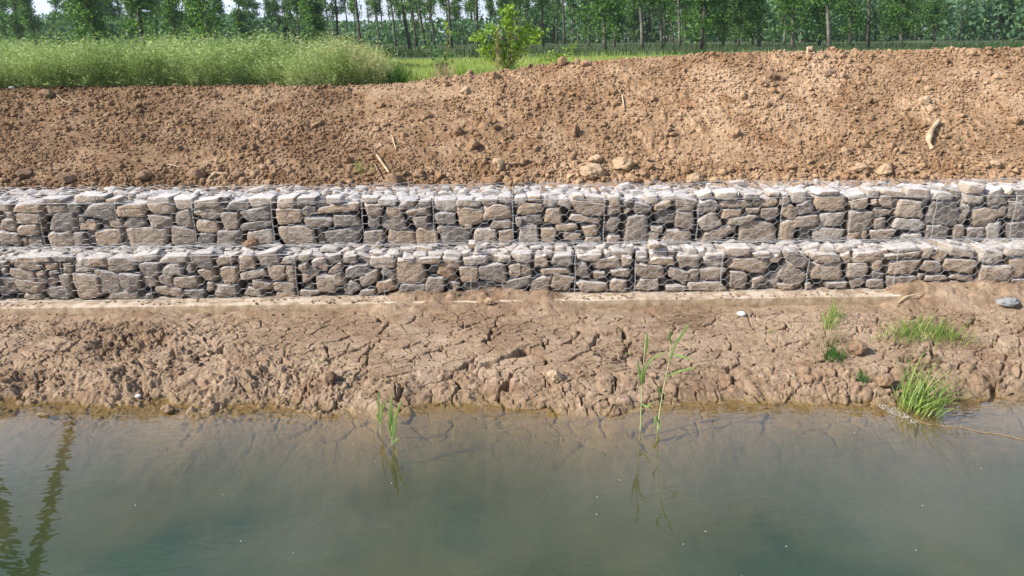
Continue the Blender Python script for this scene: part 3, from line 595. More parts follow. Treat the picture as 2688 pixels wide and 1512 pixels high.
def gabion(tier, k, xa, xb, label):
    rng = np.random.default_rng(1000 + k + (500 if tier == 'u' else 0))
    Yf = Y_UP if tier == 'u' else Y_LOW; zb = Z_T1 - 0.03 if tier == 'u' else Z_BASE - 0.02; zt = Z_T2 if tier == 'u' else Z_T1
    depth = Y_BACK - Y_UP
    root = empty('gabion_basket', ((xa + xb) / 2, Yf, zb)); org = np.array([(xa + xb) / 2, Yf, zb])
    tag(root, label, 'gabion basket', 'wire baskets of stones in the ' + ('upper' if tier == 'u' else 'lower') + ' tier of the wall')
    mine = [s for s in stones if s[0] == tier and xa <= s[1] < xb]
    if not mine:      # beyond the picture: courses of random blocks
        z = zb
        while z < zt - 0.05:
            h = rng.uniform(0.1, 0.19); x = xa + 0.02
            while x < xb - 0.06:
                w_ = rng.uniform(0.14, 0.36); w_ = min(w_, xb - 0.01 - x)
                mine.append((tier, x + w_ / 2, z + h / 2, w_, h, rng.uniform(-5, 5), rng.choice(list('nnngwo')))); x += w_ + 0.012
            z += h + 0.005
    for s in mine:
        dpt = rng.uniform(0.20, 0.34) if s[6] != 'd' else 0.2
        V = stone_verts(rng, s[3], dpt, s[4], cuts=8 if min(s[3], s[4]) > 0.1 else 5)
        V = rot_y(V, math.radians(s[5]))
        rec = 0.07 if s[6] == 'd' else rng.uniform(0.0, 0.035)
        V = V + np.array([s[1], Yf + dpt / 2 + rec, s[2]]) - org
        lo, hi = TONES[s[6]]
        put_stone(root, V, rng.uniform(lo, hi) if rng.uniform() > 0.13 or s[6] != 'n' else rng.choice([0.2, 0.28, 0.74, 0.93]))
    # stones of the top layer
    ys_, ye_ = (Yf + 0.10, Yf + (depth if tier == 'u' else 0.50))
    y = ys_
    while y < ye_:
        x = xa + 0.03; ry = rng.uniform(0.09, 0.17)
        while x < xb - 0.04:
            w_ = rng.uniform(0.08, 0.25); w_ = min(w_, xb - x); hgt = rng.uniform(0.08, 0.15)
            if w_ > 0.05:
                V = stone_verts(rng, w_ * 1.05, ry * rng.uniform(0.95, 1.3), hgt, base=CS6, cuts=9, block=0.7)
                a = rng.normal(0, 0.26); V = rot_y(V, a)
                V = V + np.array([x + w_ / 2, y + ry / 2, zt - hgt / 2 + rng.normal(0.0, 0.024) + 0.004]) - org
                put_stone(root, V, rng.choice([0.3, 0.45, 0.6, 0.75, 0.8, 0.8]) + rng.uniform(-0.05, 0.02))
            x += w_
        y += ry
    # rubble inside, seen only through the joints, coloured dark to deepen their shade
    mb = MB(); tones = []
    y0 = Yf + 0.27
    for yy in np.arange(y0 + 0.08, Yf + depth - 0.1, 0.2):
        for zz in np.arange(zb + 0.08, zt - 0.08, 0.15):
            for xx in np.arange(xa + 0.09, xb - 0.05, 0.18):
                s = rng.uniform(0.17, 0.24, 3)
                V = stone_verts(rng, s[0], s[1], s[2] * 0.85, base=CS4, cuts=4)
                mb.add(V + np.array([xx, yy, zz]) + rng.uniform(-.03, .03, 3), CF4)
    o = mb.build('rubble_fill', M_STONE, root); o.data.transform(Matrix.Translation(Vector(-org)))
    a = o.data.attributes.new('tone', 'FLOAT', 'POINT'); a.data.foreach_set('value', np.repeat(rng.uniform(0.0, 0.3, len(mb.V)), len(CS4)).astype(np.float32))
    o['kind'] = 'stuff'
    # netting: front sheet and lid
    def front(u, v): 
        return np.stack([u, np.full(len(u), Yf - 0.012) - 0.03 * noise2(u * 5, v * 5, 303) - 0.012, v], 1)
    def lid(u, v):
        zz = zt + 0.035 + 0.055 * noise2(u * 5.5, v * 5.5, 304) * np.clip((v - Yf) * 8, 0.2, 1)
        return np.stack([u, v, zz], 1)
    for (nm, pl, a0, a1) in (('front_netting', front, zb, zt + 0.03), ('lid_netting', lid, Yf, Yf + (depth if tier == 'u' else 0.47))):
        mb = MB()
        sg, tw = hexnet(xa, xb, a0, a1, pl, rng)
        mb.add(*tubes(sg[:, 0], sg[:, 1], 0.0020, sides=3)); mb.add(*tubes(tw[:, 0], tw[:, 1], 0.0030, sides=4))
        mb.build(nm, M_WIRE, root).data.transform(Matrix.Translation(Vector(-org)))
    # selvedge and lacing
    mb = MB()
    for xx, n in ((xa + 0.006, 2),):
        z = np.linspace(zb, zt + 0.035, 9); P = np.stack([xx + 0.008 * np.sin(z * 19 + k), np.full(9, Yf - 0.035), z], 1)
        mb.add(*polytube(P, 0.0026, 4))
        z = np.linspace(zb, zt + 0.03, 60); P = np.stack([xx + 0.009 * np.cos(z * 130), Yf - 0.035 + 0.01 * np.sin(z * 130), z], 1)
        mb.add(*polytube(P, 0.0018, 3))
        yy = np.linspace(Yf - 0.02, Yf + (depth if tier == 'u' else 0.46), 8); P = np.stack([np.full(8, xx), yy, zt + 0.05 + 0.015 * noise2(yy * 5, yy * 0 + k, 305)], 1)
        mb.add(*polytube(P, 0.0035, 4))
    for zz, yo in ((zt + 0.035, 0.03), (zb + 0.012, 0.045)):
        xx = np.linspace(xa, xb, 14); P = np.stack([xx, np.full(14, Yf - yo), zz + 0.012 * (noise2(xx * 7, xx * 0 + k, 306) - .5)], 1); mb.add(*polytube(P, 0.0034, 4))
        if zz == zb + 0.012 and tier == 'u':
            for q in range(3):
                P = np.stack([xx, Yf - yo - 0.02 * q - 0.02, zt * 0 + Z_T1 + 0.05 + 0.02 * (noise2(xx * 9 + q * 5, xx * 0 + k, 307) - .5)], 1) if False else np.stack([xx, np.full(14, Yf - yo - 0.025 * (q + 1)), Z_T1 + 0.05 + 0.02 * (noise2(xx * 9 + q * 5, xx * 0 + k, 307) - .5)], 1)
                mb.add(*polytube(P, 0.0026, 3))
    mb.build('lacing_wire', M_WIRE, root).data.transform(Matrix.Translation(Vector(-org)))
    return root

ORD = ['first', 'second', 'third', 'fourth', 'fifth', 'sixth', 'seventh', 'eighth', 'ninth', 'tenth', 'eleventh', 'twelfth', 'thirteenth', 'fourteenth', 'fifteenth', 'sixteenth', 'seventeenth', 'eighteenth', 'nineteenth', 'twentieth']
FEAT_U = {1: 'small blocks cut by the picture edge', 2: 'a big square grey block in the middle row', 3: 'one broad pale block along its foot', 4: 'thin pale slabs stacked over squat blocks', 5: 'a wide tan block beside a grey one', 6: 'dark joint on its left and rounded blocks', 7: 'a big pointed tan block at its foot', 8: 'an orange patched pale stone at its foot', 9: 'one tall upright tan slab', 10: 'tilted pink white block over a wedge', 11: 'rows of thin slabs over one very large block' , 12: 'long white slabs stacked in two rows', 13: 'two wide cream slabs, one above the other', 14: 'a grey square block taller than its neighbours'}
FEAT_L = {1: 'dark grey stones cut by the left edge', 2: 'an upright rounded tan boulder', 3: 'a pale lozenge stone near its top', 4: 'a white topped cobble beside a diagonal wire', 5: 'tilted long blocks and a triangular stone', 6: 'a big square tan block', 7: 'mud splashed slabs along its foot', 8: 'narrow bay with an even squared block', 9: 'a ribbed block beside thick lacing', 10: 'a very long tan block over an upright one', 11: 'a tilted diamond shaped block', 12: 'a long rectangular block across its middle', 13: 'a large cream topped block half buried in mud'}
for k_ in range(len(S_U) - 1):
    k = k_ - 2
    lab = ('%s upper tier basket from left, with %s' % (ORD[max(0, k - 1)], FEAT_U.get(k, 'squared grey blocks'))) if 1 <= k <= 14 else '%s upper tier wire basket past the %s picture edge' % (ORD[-k if k < 1 else k - 15], 'left' if k < 1 else 'right')
    gabion('u', k, S_U[k_], S_U[k_ + 1], lab)
for k_ in range(len(S_L) - 1):
    k = k_ - 2
    lab = ('%s lower tier basket from left, with %s' % (ORD[max(0, k - 1)], FEAT_L.get(k, 'squared grey blocks'))) if 1 <= k <= 13 else '%s lower tier wire basket past the %s picture edge' % (ORD[-k if k < 1 else k - 14], 'left' if k < 1 else 'right')
    gabion('l', k, S_L[k_], S_L[k_ + 1], lab)

# concrete footing under the lower tier
def footing():
    xs = np.linspace(-14, 14, 900); prof = [(8.66, 0.1), (8.655, 0.385), (8.675, 0.40), (8.75, 0.402), (8.95, 0.405), (9.5, 0.405)]
    V = []
    for (y, z) in prof:
        V.append(np.stack([xs, y + 0.02 * (fbm2(xs * 2, xs * 0 + 1, 3, 91) - .5) + 0.012 * (noise2(xs * 12, xs * 0 + z * 9, 92) - .5), z + 0.0055 * xs + 0.008 * (fbm2(xs * 3, xs * 0 + y, 3, 93) - .5)], 1))
    V = np.array(V); n = len(xs); i = (np.arange(len(prof) - 1)[:, None] * n + np.arange(n - 1)[None]).ravel()
    bot = []
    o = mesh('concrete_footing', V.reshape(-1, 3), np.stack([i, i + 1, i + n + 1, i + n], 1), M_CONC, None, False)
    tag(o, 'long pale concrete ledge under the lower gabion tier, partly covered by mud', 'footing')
footing()

# ------------------------------------------------------------------ clods
ICO_V, ICO_F = None, None
def ico(sub):
    import bmesh
    bm = bmesh.new(); bmesh.ops.create_icosphere(bm, subdivisions=sub, radius=1.0)
    V = np.array([v.co[:] for v in bm.verts]); F = np.array([[v.index for v in f.verts] for f in bm.faces]); bm.free(); return V, F
I1, IF1 = ico(1); I2, IF2 = ico(2); I3, IF3 = ico(3); I4, IF4 = ico(4)

def scatter_rocks(name, X, Y, Z, S, mat, rng, base, faces, nv=24, squash=0.75, rough=0.35, sink=0.25):
    shapes = []
    for k in range(nv):
        off = rng.uniform(0, 40, 3); V = base * (1 + (noise3(base * 1.6 + off, 7) - .5)[:, None] * rough * 2.2) 
        for _ in range(7):
            n = rng.normal(size=3); n /= np.linalg.norm(n); d = V @ n - rng.uniform(0.38, 0.80); V = V - np.clip(d, 0, None)[:, None] * n
        shapes.append(V * np.array([1, rng.uniform(.7, 1), rng.uniform(.55, .95) * squash / .75]))
    shapes = np.array(shapes); n = len(X); sid = rng.integers(0, nv, n); a = rng.uniform(0, 6.283, n)
    V = shapes[sid] * S[:, None, None]
    c, s = np.cos(a)[:, None], np.sin(a)[:, None]
    Vr = np.stack([V[:, :, 0] * c - V[:, :, 1] * s, V[:, :, 0] * s + V[:, :, 1] * c, V[:, :, 2]], -1)
    Vr = Vr + np.stack([X, Y, Z + S * sink], 1)[:, None, :]
    F = (faces[None] + (np.arange(n) * len(base))[:, None, None]).reshape(-1, 3)
    return mesh(name, Vr.reshape(-1, 3), F, mat, None, False)

M_CLODL = earth_mat('pale_dry_clod', (0.42, 0.29, 0.18), (0.55, 0.40, 0.26), (0.64, 0.49, 0.34))
r = np.random.default_rng(11)
def gen(n, xr, yr, fn, smin, smax, pw=2.2, mask=None):
    X = r.uniform(*xr, n); Y = r.uniform(*yr, n)
    if mask is not None: k = mask(X, Y) > r.uniform(0, 1, n); X, Y = X[k], Y[k]
    u = r.uniform(0, 1, len(X)); S = smin * (smax / smin) ** (u ** pw)
    return X, Y, fn(X, Y), S
X, Y, Z, S = gen(80000, (-9.4, 9.4), (10.42, 13.6), soil_z, 0.009, 0.040, 2.0, lambda x, y: np.clip(0.12 + 1.9 * (fbm2(x * 1.3, y * 1.8, 4, 96) - 0.34) + 0.8 * (1 - sstep(10.4, 11.1, y)), 0.05, 1))
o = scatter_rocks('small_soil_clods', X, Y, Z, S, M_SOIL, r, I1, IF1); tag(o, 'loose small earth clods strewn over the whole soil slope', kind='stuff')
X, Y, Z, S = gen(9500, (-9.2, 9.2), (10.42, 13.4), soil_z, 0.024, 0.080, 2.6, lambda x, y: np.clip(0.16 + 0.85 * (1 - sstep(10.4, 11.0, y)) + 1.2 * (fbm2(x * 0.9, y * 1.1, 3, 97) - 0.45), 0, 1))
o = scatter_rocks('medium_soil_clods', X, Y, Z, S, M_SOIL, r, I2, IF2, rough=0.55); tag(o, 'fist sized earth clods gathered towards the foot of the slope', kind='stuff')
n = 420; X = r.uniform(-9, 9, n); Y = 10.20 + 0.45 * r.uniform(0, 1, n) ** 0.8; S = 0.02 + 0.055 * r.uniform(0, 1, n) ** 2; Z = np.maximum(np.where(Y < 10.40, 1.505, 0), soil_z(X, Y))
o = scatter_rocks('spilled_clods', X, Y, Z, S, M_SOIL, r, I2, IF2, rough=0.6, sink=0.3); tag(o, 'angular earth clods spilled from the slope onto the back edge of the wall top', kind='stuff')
X, Y, Z, S = gen(2600, (-9.2, 9.2), (10.42, 13.5), soil_z, 0.009, 0.034, 2.0)
o = scatter_rocks('pale_soil_crumbs', X, Y, Z, S, M_CLODL, r, I1, IF1); tag(o, 'pale dry crumbs scattered among the darker clods of the slope', kind='stuff')
X, Y, Z, S = gen(9000, (-7.4, 7.4), (6.65, 8.6), mud_z, 0.006, 0.026, 2.2, lambda x, y: np.clip(0.10 + 1.2 * (fbm2(x * 1.6, y * 2.2, 3, 98) - 0.42) + 0.35 * (x < -2.4) + 0.2 * (x > 3) + 0.7 * sstep(8.3, 8.5, y) * (mud_z(x, y, False) > 0.42), 0, 1))
n = 1500; Xq = r.uniform(-7.4, 7.4, n); Yq = 8.67 + 0.19 * r.uniform(0, 1, n) ** 1.3; kq = fbm2(Xq * 2.2, Yq * 3, 3, 100) > 0.47; Xq, Yq = Xq[kq], Yq[kq]
X = np.concatenate([X, Xq]); Y = np.concatenate([Y, Yq]); Z = np.concatenate([Z, np.maximum(0.402 + 0.0055 * Xq, mud_z(Xq, Yq))]); S = np.concatenate([S, 0.005 + 0.022 * r.uniform(0, 1, len(Xq)) ** 3])
k = Z > 0.01; o = scatter_rocks('mud_crumbs', X[k], Y[k], Z[k], S[k], M_MUD, r, I1, IF1, sink=0.15); tag(o, 'crumbs of dried mud lying on the river bank', kind='stuff')

X, Y, Z, S = gen(3200, (-7.4, 7.4), (6.7, 8.3), mud_z, 0.010, 0.05, 2.8, lambda x, y: np.clip(0.03 + 0.9 * (1 - sstep(-3.0, -1.7, x + 0.8 * (y - 7.5))) * (fbm2(x * 1.6, y * 2.6, 3, 99) > 0.47) + 0.35 * (1 - sstep(7.1, 7.3, y)) + 0.35 * (x > 2.6) * (fbm2(x * 1.6, y * 2.6, 3, 99) > 0.5), 0, 1))
k = Z > 0.02; o = scatter_rocks('mud_lumps', X[k], Y[k], Z[k], S[k], M_MUD, r, I2, IF2, rough=0.6, sink=-0.1); tag(o, 'rough lumps of mud broken up along the water and at the left', kind='stuff')

n = 520; ci = r.integers(0, len(HOLES), n); hc = np.array(HOLES)[ci]
X = hc[:, 0] + r.normal(0, 0.55, n) * hc[:, 2] + 0.06; Y = hc[:, 1] + r.normal(0, 0.35, n) * hc[:, 2]; S = 0.010 + 0.034 * r.uniform(0, 1, n) ** 2.2; Z = mud_z(X, Y); k = Z > 0.01
o = scatter_rocks('moist_clods', X[k], Y[k], Z[k], S[k], earth_mat('dark_moist_earth', (0.10, 0.07, 0.05), (0.16, 0.11, 0.075), (0.22, 0.155, 0.11)), r, I2, IF2, rough=0.6, sink=0.0); tag(o, 'dark moist clods lying in the hollows of the mud', kind='stuff')

def surf(px, py, fn, y0, y1):
    d = ray(px, py); Ys = np.arange(y0, y1, 0.01); t = Ys / d[1]
    X = d[0] * t; Zr = CAM_H + d[2] * t; Zg = fn(X, Ys)
    k = np.where(Zr <= Zg)[0]
    i = k[0] if len(k) else len(Ys) - 1
    return np.array([X[i], Ys[i], Zg[i]])
soilp = lambda px, py: surf(px, py, lambda x, y: soil_z(x, y, False), 10.3, 13.6)
mudp = lambda px, py: surf(px, py, lambda x, y: np.maximum(mud_z(x, y, False), 0), 5.5, 8.8)
def ppm_at(p): return F_PX / ((p - np.array([0, 0, CAM_H])) @ np.array([0, math.cos(PITCH), -math.sin(PITCH)]))

def clod(name, px, py, wpx, hpx, label, mat, fn, seed, cat='clod', rough=1.0, group=None):
    rg = np.random.default_rng(seed); p = fn(px, py + hpx * 0.35); q = ppm_at(p); sx, sz = wpx / q, hpx / q
    B = I4; off = rg.uniform(0, 30, 3)
    V = B * (1 + ((noise3(B * 1.5 + off, 7) - .5) * 0.65 + (noise3(B * 3.5 + off, 8) - .5) * 0.45 + (noise3(B * 8 + off, 9) - .5) * 0.25)[:, None] * rough)
    for _ in range(4):
        n = rg.normal(size=3); n /= np.linalg.norm(n); d = V @ n - rg.uniform(.7, .9); V = V - np.clip(d, 0, None)[:, None] * n
    V = V * np.array([sx / 2, (sx + sz) / 4, sz / 2 * 1.1])
    o = mesh(name, V, IF4, mat, None, rough < .5); o.location = (p[0], p[1], p[2] + sz * 0.30); o.rotation_euler = (0, 0, rg.uniform(-.3, .3))
    tag(o, label, cat, group); return o

M_CLODD = earth_mat('dark_moist_clod', (0.12, 0.08, 0.055), (0.18, 0.12, 0.08), (0.24, 0.165, 0.11))
M_CLODR = earth_mat('rusty_clod', (0.21, 0.135, 0.085), (0.31, 0.20, 0.13), (0.41, 0.285, 0.19))
CL = [(1234, 192, 26, 20, 'rounded grey brown clod on the crest of the soil bank, left of the dead weed', M_SOIL),
      (1298, 203, 26, 22, 'dark sided clod on the crest directly below the bright sapling', M_SOIL),
      (1476, 163, 25, 22, 'largest rounded clod on the crest below the right hand small sapling', M_SOIL),
      (1536, 167, 22, 16, 'low clod on the crest right of the rounded one', M_SOIL),
      (610, 222, 26, 14, 'dark clod at the foot of the rapeseed crop', M_SOIL),
      (870, 219, 26, 12, 'flat clod under the drying end of the rapeseed crop', M_SOIL),
      (122, 247, 38, 24, 'grey flattish clod under the left end of the rapeseed', M_CLODR),
      (1225, 238, 26, 20, 'pale whitish clod high on the slope left of centre', M_CLODL),
      (1309, 432, 28, 34, 'upright pale tan block near the foot of the slope at centre', M_CLODL),
      (1352, 430, 46, 12, 'low elongated clod touching the upright pale block', M_CLODR),
      (1242, 380, 30, 28, 'clustered brown lump halfway down the slope at centre', M_SOIL),
      (1203, 345, 24, 26, 'dark crumbly lump above the clustered brown one', M_CLODR),
      (1562, 418, 42, 24, 'pale topped clod on the pile right of centre', M_CLODL),
      (1552, 452, 74, 36, 'largest earth lump at the slope foot, split by a crack', M_CLODL),
      (1632, 430, 52, 34, 'big smooth tan clod right of the split lump', M_CLODL),
      (1660, 472, 44, 24, 'angular clod resting just above the wire baskets right of centre', M_SOIL),
      (1365, 478, 44, 30, 'rounded clod at the slope foot below the upright pale block', M_SOIL),
      (1291, 476, 42, 26, 'broad clod at the slope foot left of the rounded one', M_SOIL),
      (1036, 474, 42, 34, 'clod beside the leaning wooden stake', M_CLODR),
      (521, 458, 48, 34, 'big lumpy clod above the upper baskets left of centre', M_CLODR),
      (380, 462, 44, 26, 'clod at the slope foot left of the big lumpy one', M_CLODR),
      (170, 470, 52, 26, 'broad clod at the slope foot near the left edge', M_CLODR),
      (60, 455, 40, 24, 'leftmost clod at the slope foot', M_CLODR),
      (2025, 200, 30, 26, 'dark wedge shaped clod high on the right slope', M_CLODR),
      (2268, 180, 32, 20, 'dark shadowed clod near the crest on the right', M_CLODR),
      (2170, 190, 40, 14, 'low ragged clod left of the shadowed crest clod', M_CLODR),
      (2218, 398, 28, 26, 'knobbly clod on the right slope left of the curved branch', M_CLODL),
      (2256, 442, 50, 22, 'flat clod at the slope foot left below the curved branch', M_CLODL),
      (2322, 446, 42, 26, 'clod at the slope foot below the curved branch', M_CLODL),
      (2609, 430, 30, 24, 'tan clod at the slope foot near the right edge', M_CLODL),
      (1822, 472, 46, 30, 'clod above the baskets at right of centre with a dark side', M_CLODL),
      (2425, 266, 34, 22, 'pale smooth clod above the curved branch', M_CLODL),
      (2667, 315, 26, 22, 'rounded clod at the right edge of the slope', M_SOIL),
      (1925, 350, 34, 24, 'small heap of clods in the middle of the right slope', M_SOIL),
      (1510, 345, 20, 34, 'dark notched lump in the middle of the slope', M_CLODR)]
for i, (px, py, w_, h_, lab, mt) in enumerate(CL): clod('soil_clod', px, py, w_, h_, lab, mt, soilp, 400 + i, group='large clods on the soil slope')
M_WHITE = simple_mat('white_shell', (0.78, 0.77, 0.74), (0.85, 0.84, 0.82), 20, 0.5)
M_GREYS = simple_mat('grey_rock', (0.24, 0.25, 0.26), (0.38, 0.38, 0.38), 18, 0.8, 0, 0.3, 0.004, 60)
clod('pebble', 1945, 823, 24, 13, 'smooth white oval pebble on the cracked mud', M_WHITE, mudp, 501, 'pebble', 0.15)
clod('shell', 363, 1042, 15, 8, 'small white shell at the edge of the water on the left', M_WHITE, mudp, 502, 'shell', 0.3)
clod('rock', 2642, 792, 62, 22, 'flat grey rock on the mud at the right edge', M_GREYS, mudp, 503, 'rock')
clod('rock', 1285, 791, 26, 16, 'pale stone lying on mud below the wall at centre', M_CLODL, mudp, 504, 'rock')
clod('mud_clod', 868, 996, 34, 34, 'dark moist round clod low on the mud left of centre', M_CLODD, mudp, 505)
clod('mud_clod', 2248, 912, 44, 38, 'rusty brown clod between two weed tufts on the right mud', M_CLODR, mudp, 506)
clod('mud_clod', 1455, 985, 40, 34, 'pale lump of mud near the water at centre right', M_CLODL, mudp, 507)
clod('mud_clod', 1715, 987, 20, 12, 'little pale clod between the two tall reed stems', M_CLODL, mudp, 508)
clod('mud_clod', 2318, 1000, 46, 36, 'dark brown crumbly lump behind the big grass clump by the water', M_CLODR, mudp, 509)
clod('mud_clod', 440, 1072, 34, 20, 'ragged grey clod poking out of the shallows on the left', M_MUD, mudp, 510)
clod('mud_clod', 115, 1088, 30, 8, 'wet low clod in the shallows at far left', M_MUD, mudp, 511)
clod('clod_on_wall', 660, 651, 40, 26, 'brown earth lump fallen between the two wall tiers', M_CLODR, lambda a, b: np.array([x_at(660, 9.22, 650), 9.22, Z_T1 + 0.04]), 512)
clod('white_stone', 30, 230, 16, 10, 'white stone on the crest at the far left', M_WHITE, soilp, 513, 'stone', 0.4)
clod('white_stone', 2368, 127, 18, 7, 'white flat stone on the crest at the right', M_WHITE, soilp, 514, 'stone', 0.4)

def stick(name, pts, fn, rad, label, mat, lift=0.0, cat='stick'):
    """pts: photo pixels plus height above the ground of each joint"""
    P = []
    for (px, py, h) in pts:
        p = fn(px, py + 0); P.append(p + np.array([0, 0, h]))
    P = np.array(P); t = np.linspace(0, 1, 22); ti = np.linspace(0, 1, len(P))
    Q = np.stack([np.interp(t, ti, P[:, k]) for k in range(3)], 1)
    for _ in range(3): Q[1:-1] = (Q[:-2] + Q[1:-1] * 2 + Q[2:]) / 4
    rr = np.interp(t, np.linspace(0, 1, len(rad)), rad) * (1 + 0.45 * (noise2(t * 12, t * 0 + len(label), 5) - .5))
    mb = MB(); mb.add(*polytube(Q, rr, 9)); o = mb.build(name, mat, origin=Q[0]); tag(o, label, cat); return o
stick('curved_branch', [(2463, 332, .10), (2440, 362, .10), (2434, 384, .075), (2446, 400, .04)], soilp, [.020, .038, .034, .046, .040, .030, .034], 'thick pale curved branch piece lying on the right soil slope', M_WOODP, cat='branch')
stick('wooden_stake', [(990, 418, .06), (1022, 463, .05)], soilp, [.020, .017], 'weathered wooden stake leaning at the slope foot left of centre', M_WOOD, cat='stake')
stick('broken_stick', [(985, 440, .03), (1012, 492, .04)], soilp, [.008, .010], 'thin broken stick beside the leaning stake', M_TWIG)
stick('short_stick', [(1029, 365, .05), (1040, 398, .03)], soilp, [.012, .010], 'short pale stick standing on the slope above the stake', M_WOOD)
stick('short_stick', [(1633, 255, .03), (1638, 288, .03)], soilp, [.010, .013], 'short brown stick upright on the upper slope right of centre', M_WOOD)
stick('dry_root', [(262, 270, .03), (290, 276, .02), (316, 274, .03)], soilp, [.013, .009, .006], 'dry root lying level under the rapeseed on the left slope', M_TWIG)
stick('dry_root', [(150, 254, .03), (166, 268, .03), (190, 278, .02)], soilp, [.008, .012, .008], 'forked dry root near the left crest', M_TWIG)
stick('wood_chip', [(442, 437, .03), (476, 443, .02)], soilp, [.010, .007], 'pale yellow wood chip on the left lower slope', M_WOODP, cat='wood chip')
stick('wood_chip', [(220, 480, .03), (246, 470, .03)], soilp, [.012, .007], 'wood chip above the baskets at left', M_WOODP, cat='wood chip')
stick('bent_root', [(548, 480, .04), (566, 466, .06), (596, 464, .04)], soilp, [.020, .026, .014], 'pale bent root just above the upper baskets left of centre', M_WOOD, cat='root')
stick('dry_root', [(2052, 338, .03), (2082, 325, .03), (2110, 313, .03)], soilp, [.006, .009, .007], 'thin dark root slanting on the upper right slope', M_TWIG)
stick('dry_root', [(1842, 207, .03), (1870, 217, .02), (1900, 220, .03)], soilp, [.007, .010, .006], 'dark bent root near the crest right of centre', M_TWIG)
stick('straw', [(2176, 340, .03), (2192, 366, .02)], soilp, [.006, .005], 'single pale straw on the right slope', M_WOODP)
stick('thin_root', [(700, 324, .02), (740, 326, .02)], soilp, [.005, .005], 'thin straight root halfway down the left slope', M_WOOD)
stick('mud_stick', [(2356, 803, .03), (2374, 790, .05), (2400, 784, .05), (2424, 777, .04)], mudp, [.007, .011, .011, .006], 'bent pale stick lying on mud below the wall at right', M_WOOD)
stick('stake_stub', [(2119, 141, .10), (2119, 150, -.05)], soilp, [.017, .02], 'pale stub of a stake standing on the crest at right', M_WOODP, cat='stake')

# ------------------------------------------------------------------ vegetation helpers
def replicate(protos, P, ang, sc, rng, tilt=None):
    """protos: list of (V, Q, T); numpy copies baked into one mesh"""
    mb = MB(); sid = rng.integers(0, len(protos), len(P))
    for k, (V, Q, T) in enumerate(protos):
        w_ = np.where(sid == k)[0]
        if not len(w_): continue
        c, s = np.cos(ang[w_])[:, None], np.sin(ang[w_])[:, None]
        Vs = V[None] * sc[w_][:, None, None]
        if tilt is not None:
            Vs = Vs.copy(); Vs[:, :, 0] += Vs[:, :, 2] * tilt[w_, 0][:, None]; Vs[:, :, 1] += Vs[:, :, 2] * tilt[w_, 1][:, None]
        Vr = np.stack([Vs[:, :, 0] * c - Vs[:, :, 1] * s, Vs[:, :, 0] * s + Vs[:, :, 1] * c, Vs[:, :, 2]], -1) + P[w_][:, None, :]
        o_ = (np.arange(len(w_)) * len(V))[:, None, None]
        mb.add(Vr.reshape(-1, 3), (Q[None] + o_).reshape(-1, Q.shape[1]) if Q is not None and len(Q) else None, (T[None] + o_).reshape(-1, 3) if T is not None and len(T) else None)
    return mb

def rape_proto(rng, dry=False):
    C = []; D = []; Ln = []; seg0 = []; seg1 = []
    h = rng.uniform(0.78, 0.98); top = np.array([rng.normal(0, .07), rng.normal(0, .07), h])
    seg0.append([0, 0, 0]); seg1.append(top)
    br = [(np.zeros(3) + top * 0.45, top * 1.04)]
    for k in range(rng.integers(8, 12)):
        t = rng.uniform(0.08, 0.75) ** 1.1; a = rng.uniform(0, 6.283); ln = rng.uniform(0.26, 0.46); e = rng.uniform(0.35, 1.35)
        p0 = top * t; p1 = p0 + np.array([math.cos(a) * math.sin(e), math.sin(a) * math.sin(e), math.cos(e)]) * ln
        seg0.append(p0); seg1.append(p1); br.append((p0 + (p1 - p0) * 0.2, p1))
    for p0, p1 in br:
        ax = (p1 - p0) / np.linalg.norm(p1 - p0)
        for t in np.linspace(0.02, 1, rng.integers(7, 11)):
            d = rng.normal(size=3); d -= ax * (d @ ax); d /= np.linalg.norm(d); d = d * 1.0 + ax * 0.30 + np.array([0, 0, 0.15]); d /= np.linalg.norm(d)
            L_ = rng.uniform(0.05, 0.095); C.append(p0 + (p1 - p0) * t + d * L_ * .5); D.append(d); Ln.append(L_)
    C = np.array(C); D = np.array(D); Ln = np.array(Ln); N = rng.normal(size=C.shape)
    V1, Q1 = leaves(C, N, D, Ln, np.full(len(Ln), 0.0155))
    V2, Q2 = tubes(np.array(seg0, float), np.array(seg1, float), 0.0035, 0.0018, 3)
    return np.vstack([V1, V2]), np.vstack([Q1, Q2 + len(V1)]), None

rr = np.random.default_rng(21)
protos = [rape_proto(rr) for _ in range(14)]
n = 3200
Yr = 13.25 + 5.5 * rr.uniform(0, 1, n) ** 1.6; Xr = rr.uniform(-0.86, -0.115, n) * Yr
lump = fbm2(Xr * 1.1, Yr * 1.3, 3, 201)
keep = (Xr / Yr < -0.150 - 0.02 * rr.uniform(0, 1, n)) & (Xr > -13.5) ; Xr, Yr, lump = Xr[keep], Yr[keep], lump[keep]
endf = sstep(-0.150, -0.225, Xr / Yr)
edge_ = 13.28 + 0.5 * np.clip(fbm2(Xr * 0.9, Xr * 0 + 3, 3, 202) - 0.4, 0, 1) * 2
front = 1 - sstep(0.0, 0.8, Yr - edge_)
k2 = Yr > edge_ - 0.05; Xr, Yr, lump, front = Xr[k2], Yr[k2], lump[k2], front[k2]; endf = sstep(-0.150, -0.225, Xr / Yr)
Sc = 0.93 * (0.60 + 0.40 * endf) * (0.55 + 0.86 * lump) * (1 - 0.42 * front * rr.uniform(0.3, 1, len(Xr)))
Zr = soil_z(Xr, Yr, False) - 0.02
tl = np.stack([rr.normal(0, .22, len(Xr)), rr.normal(0, .18, len(Xr)) - 0.25 * front], 1)
Sc = np.minimum(Sc, (CAM_H + 0.075 * (Yr / 13.2) - Zr) / 0.97 * rr.uniform(0.86, 1.10, len(Xr)) * (0.9 + 0.25 * lump))
mb = replicate(protos, np.stack([Xr, Yr, Zr], 1), rr.uniform(-.5, .5, len(Xr)), Sc, rr, tl)
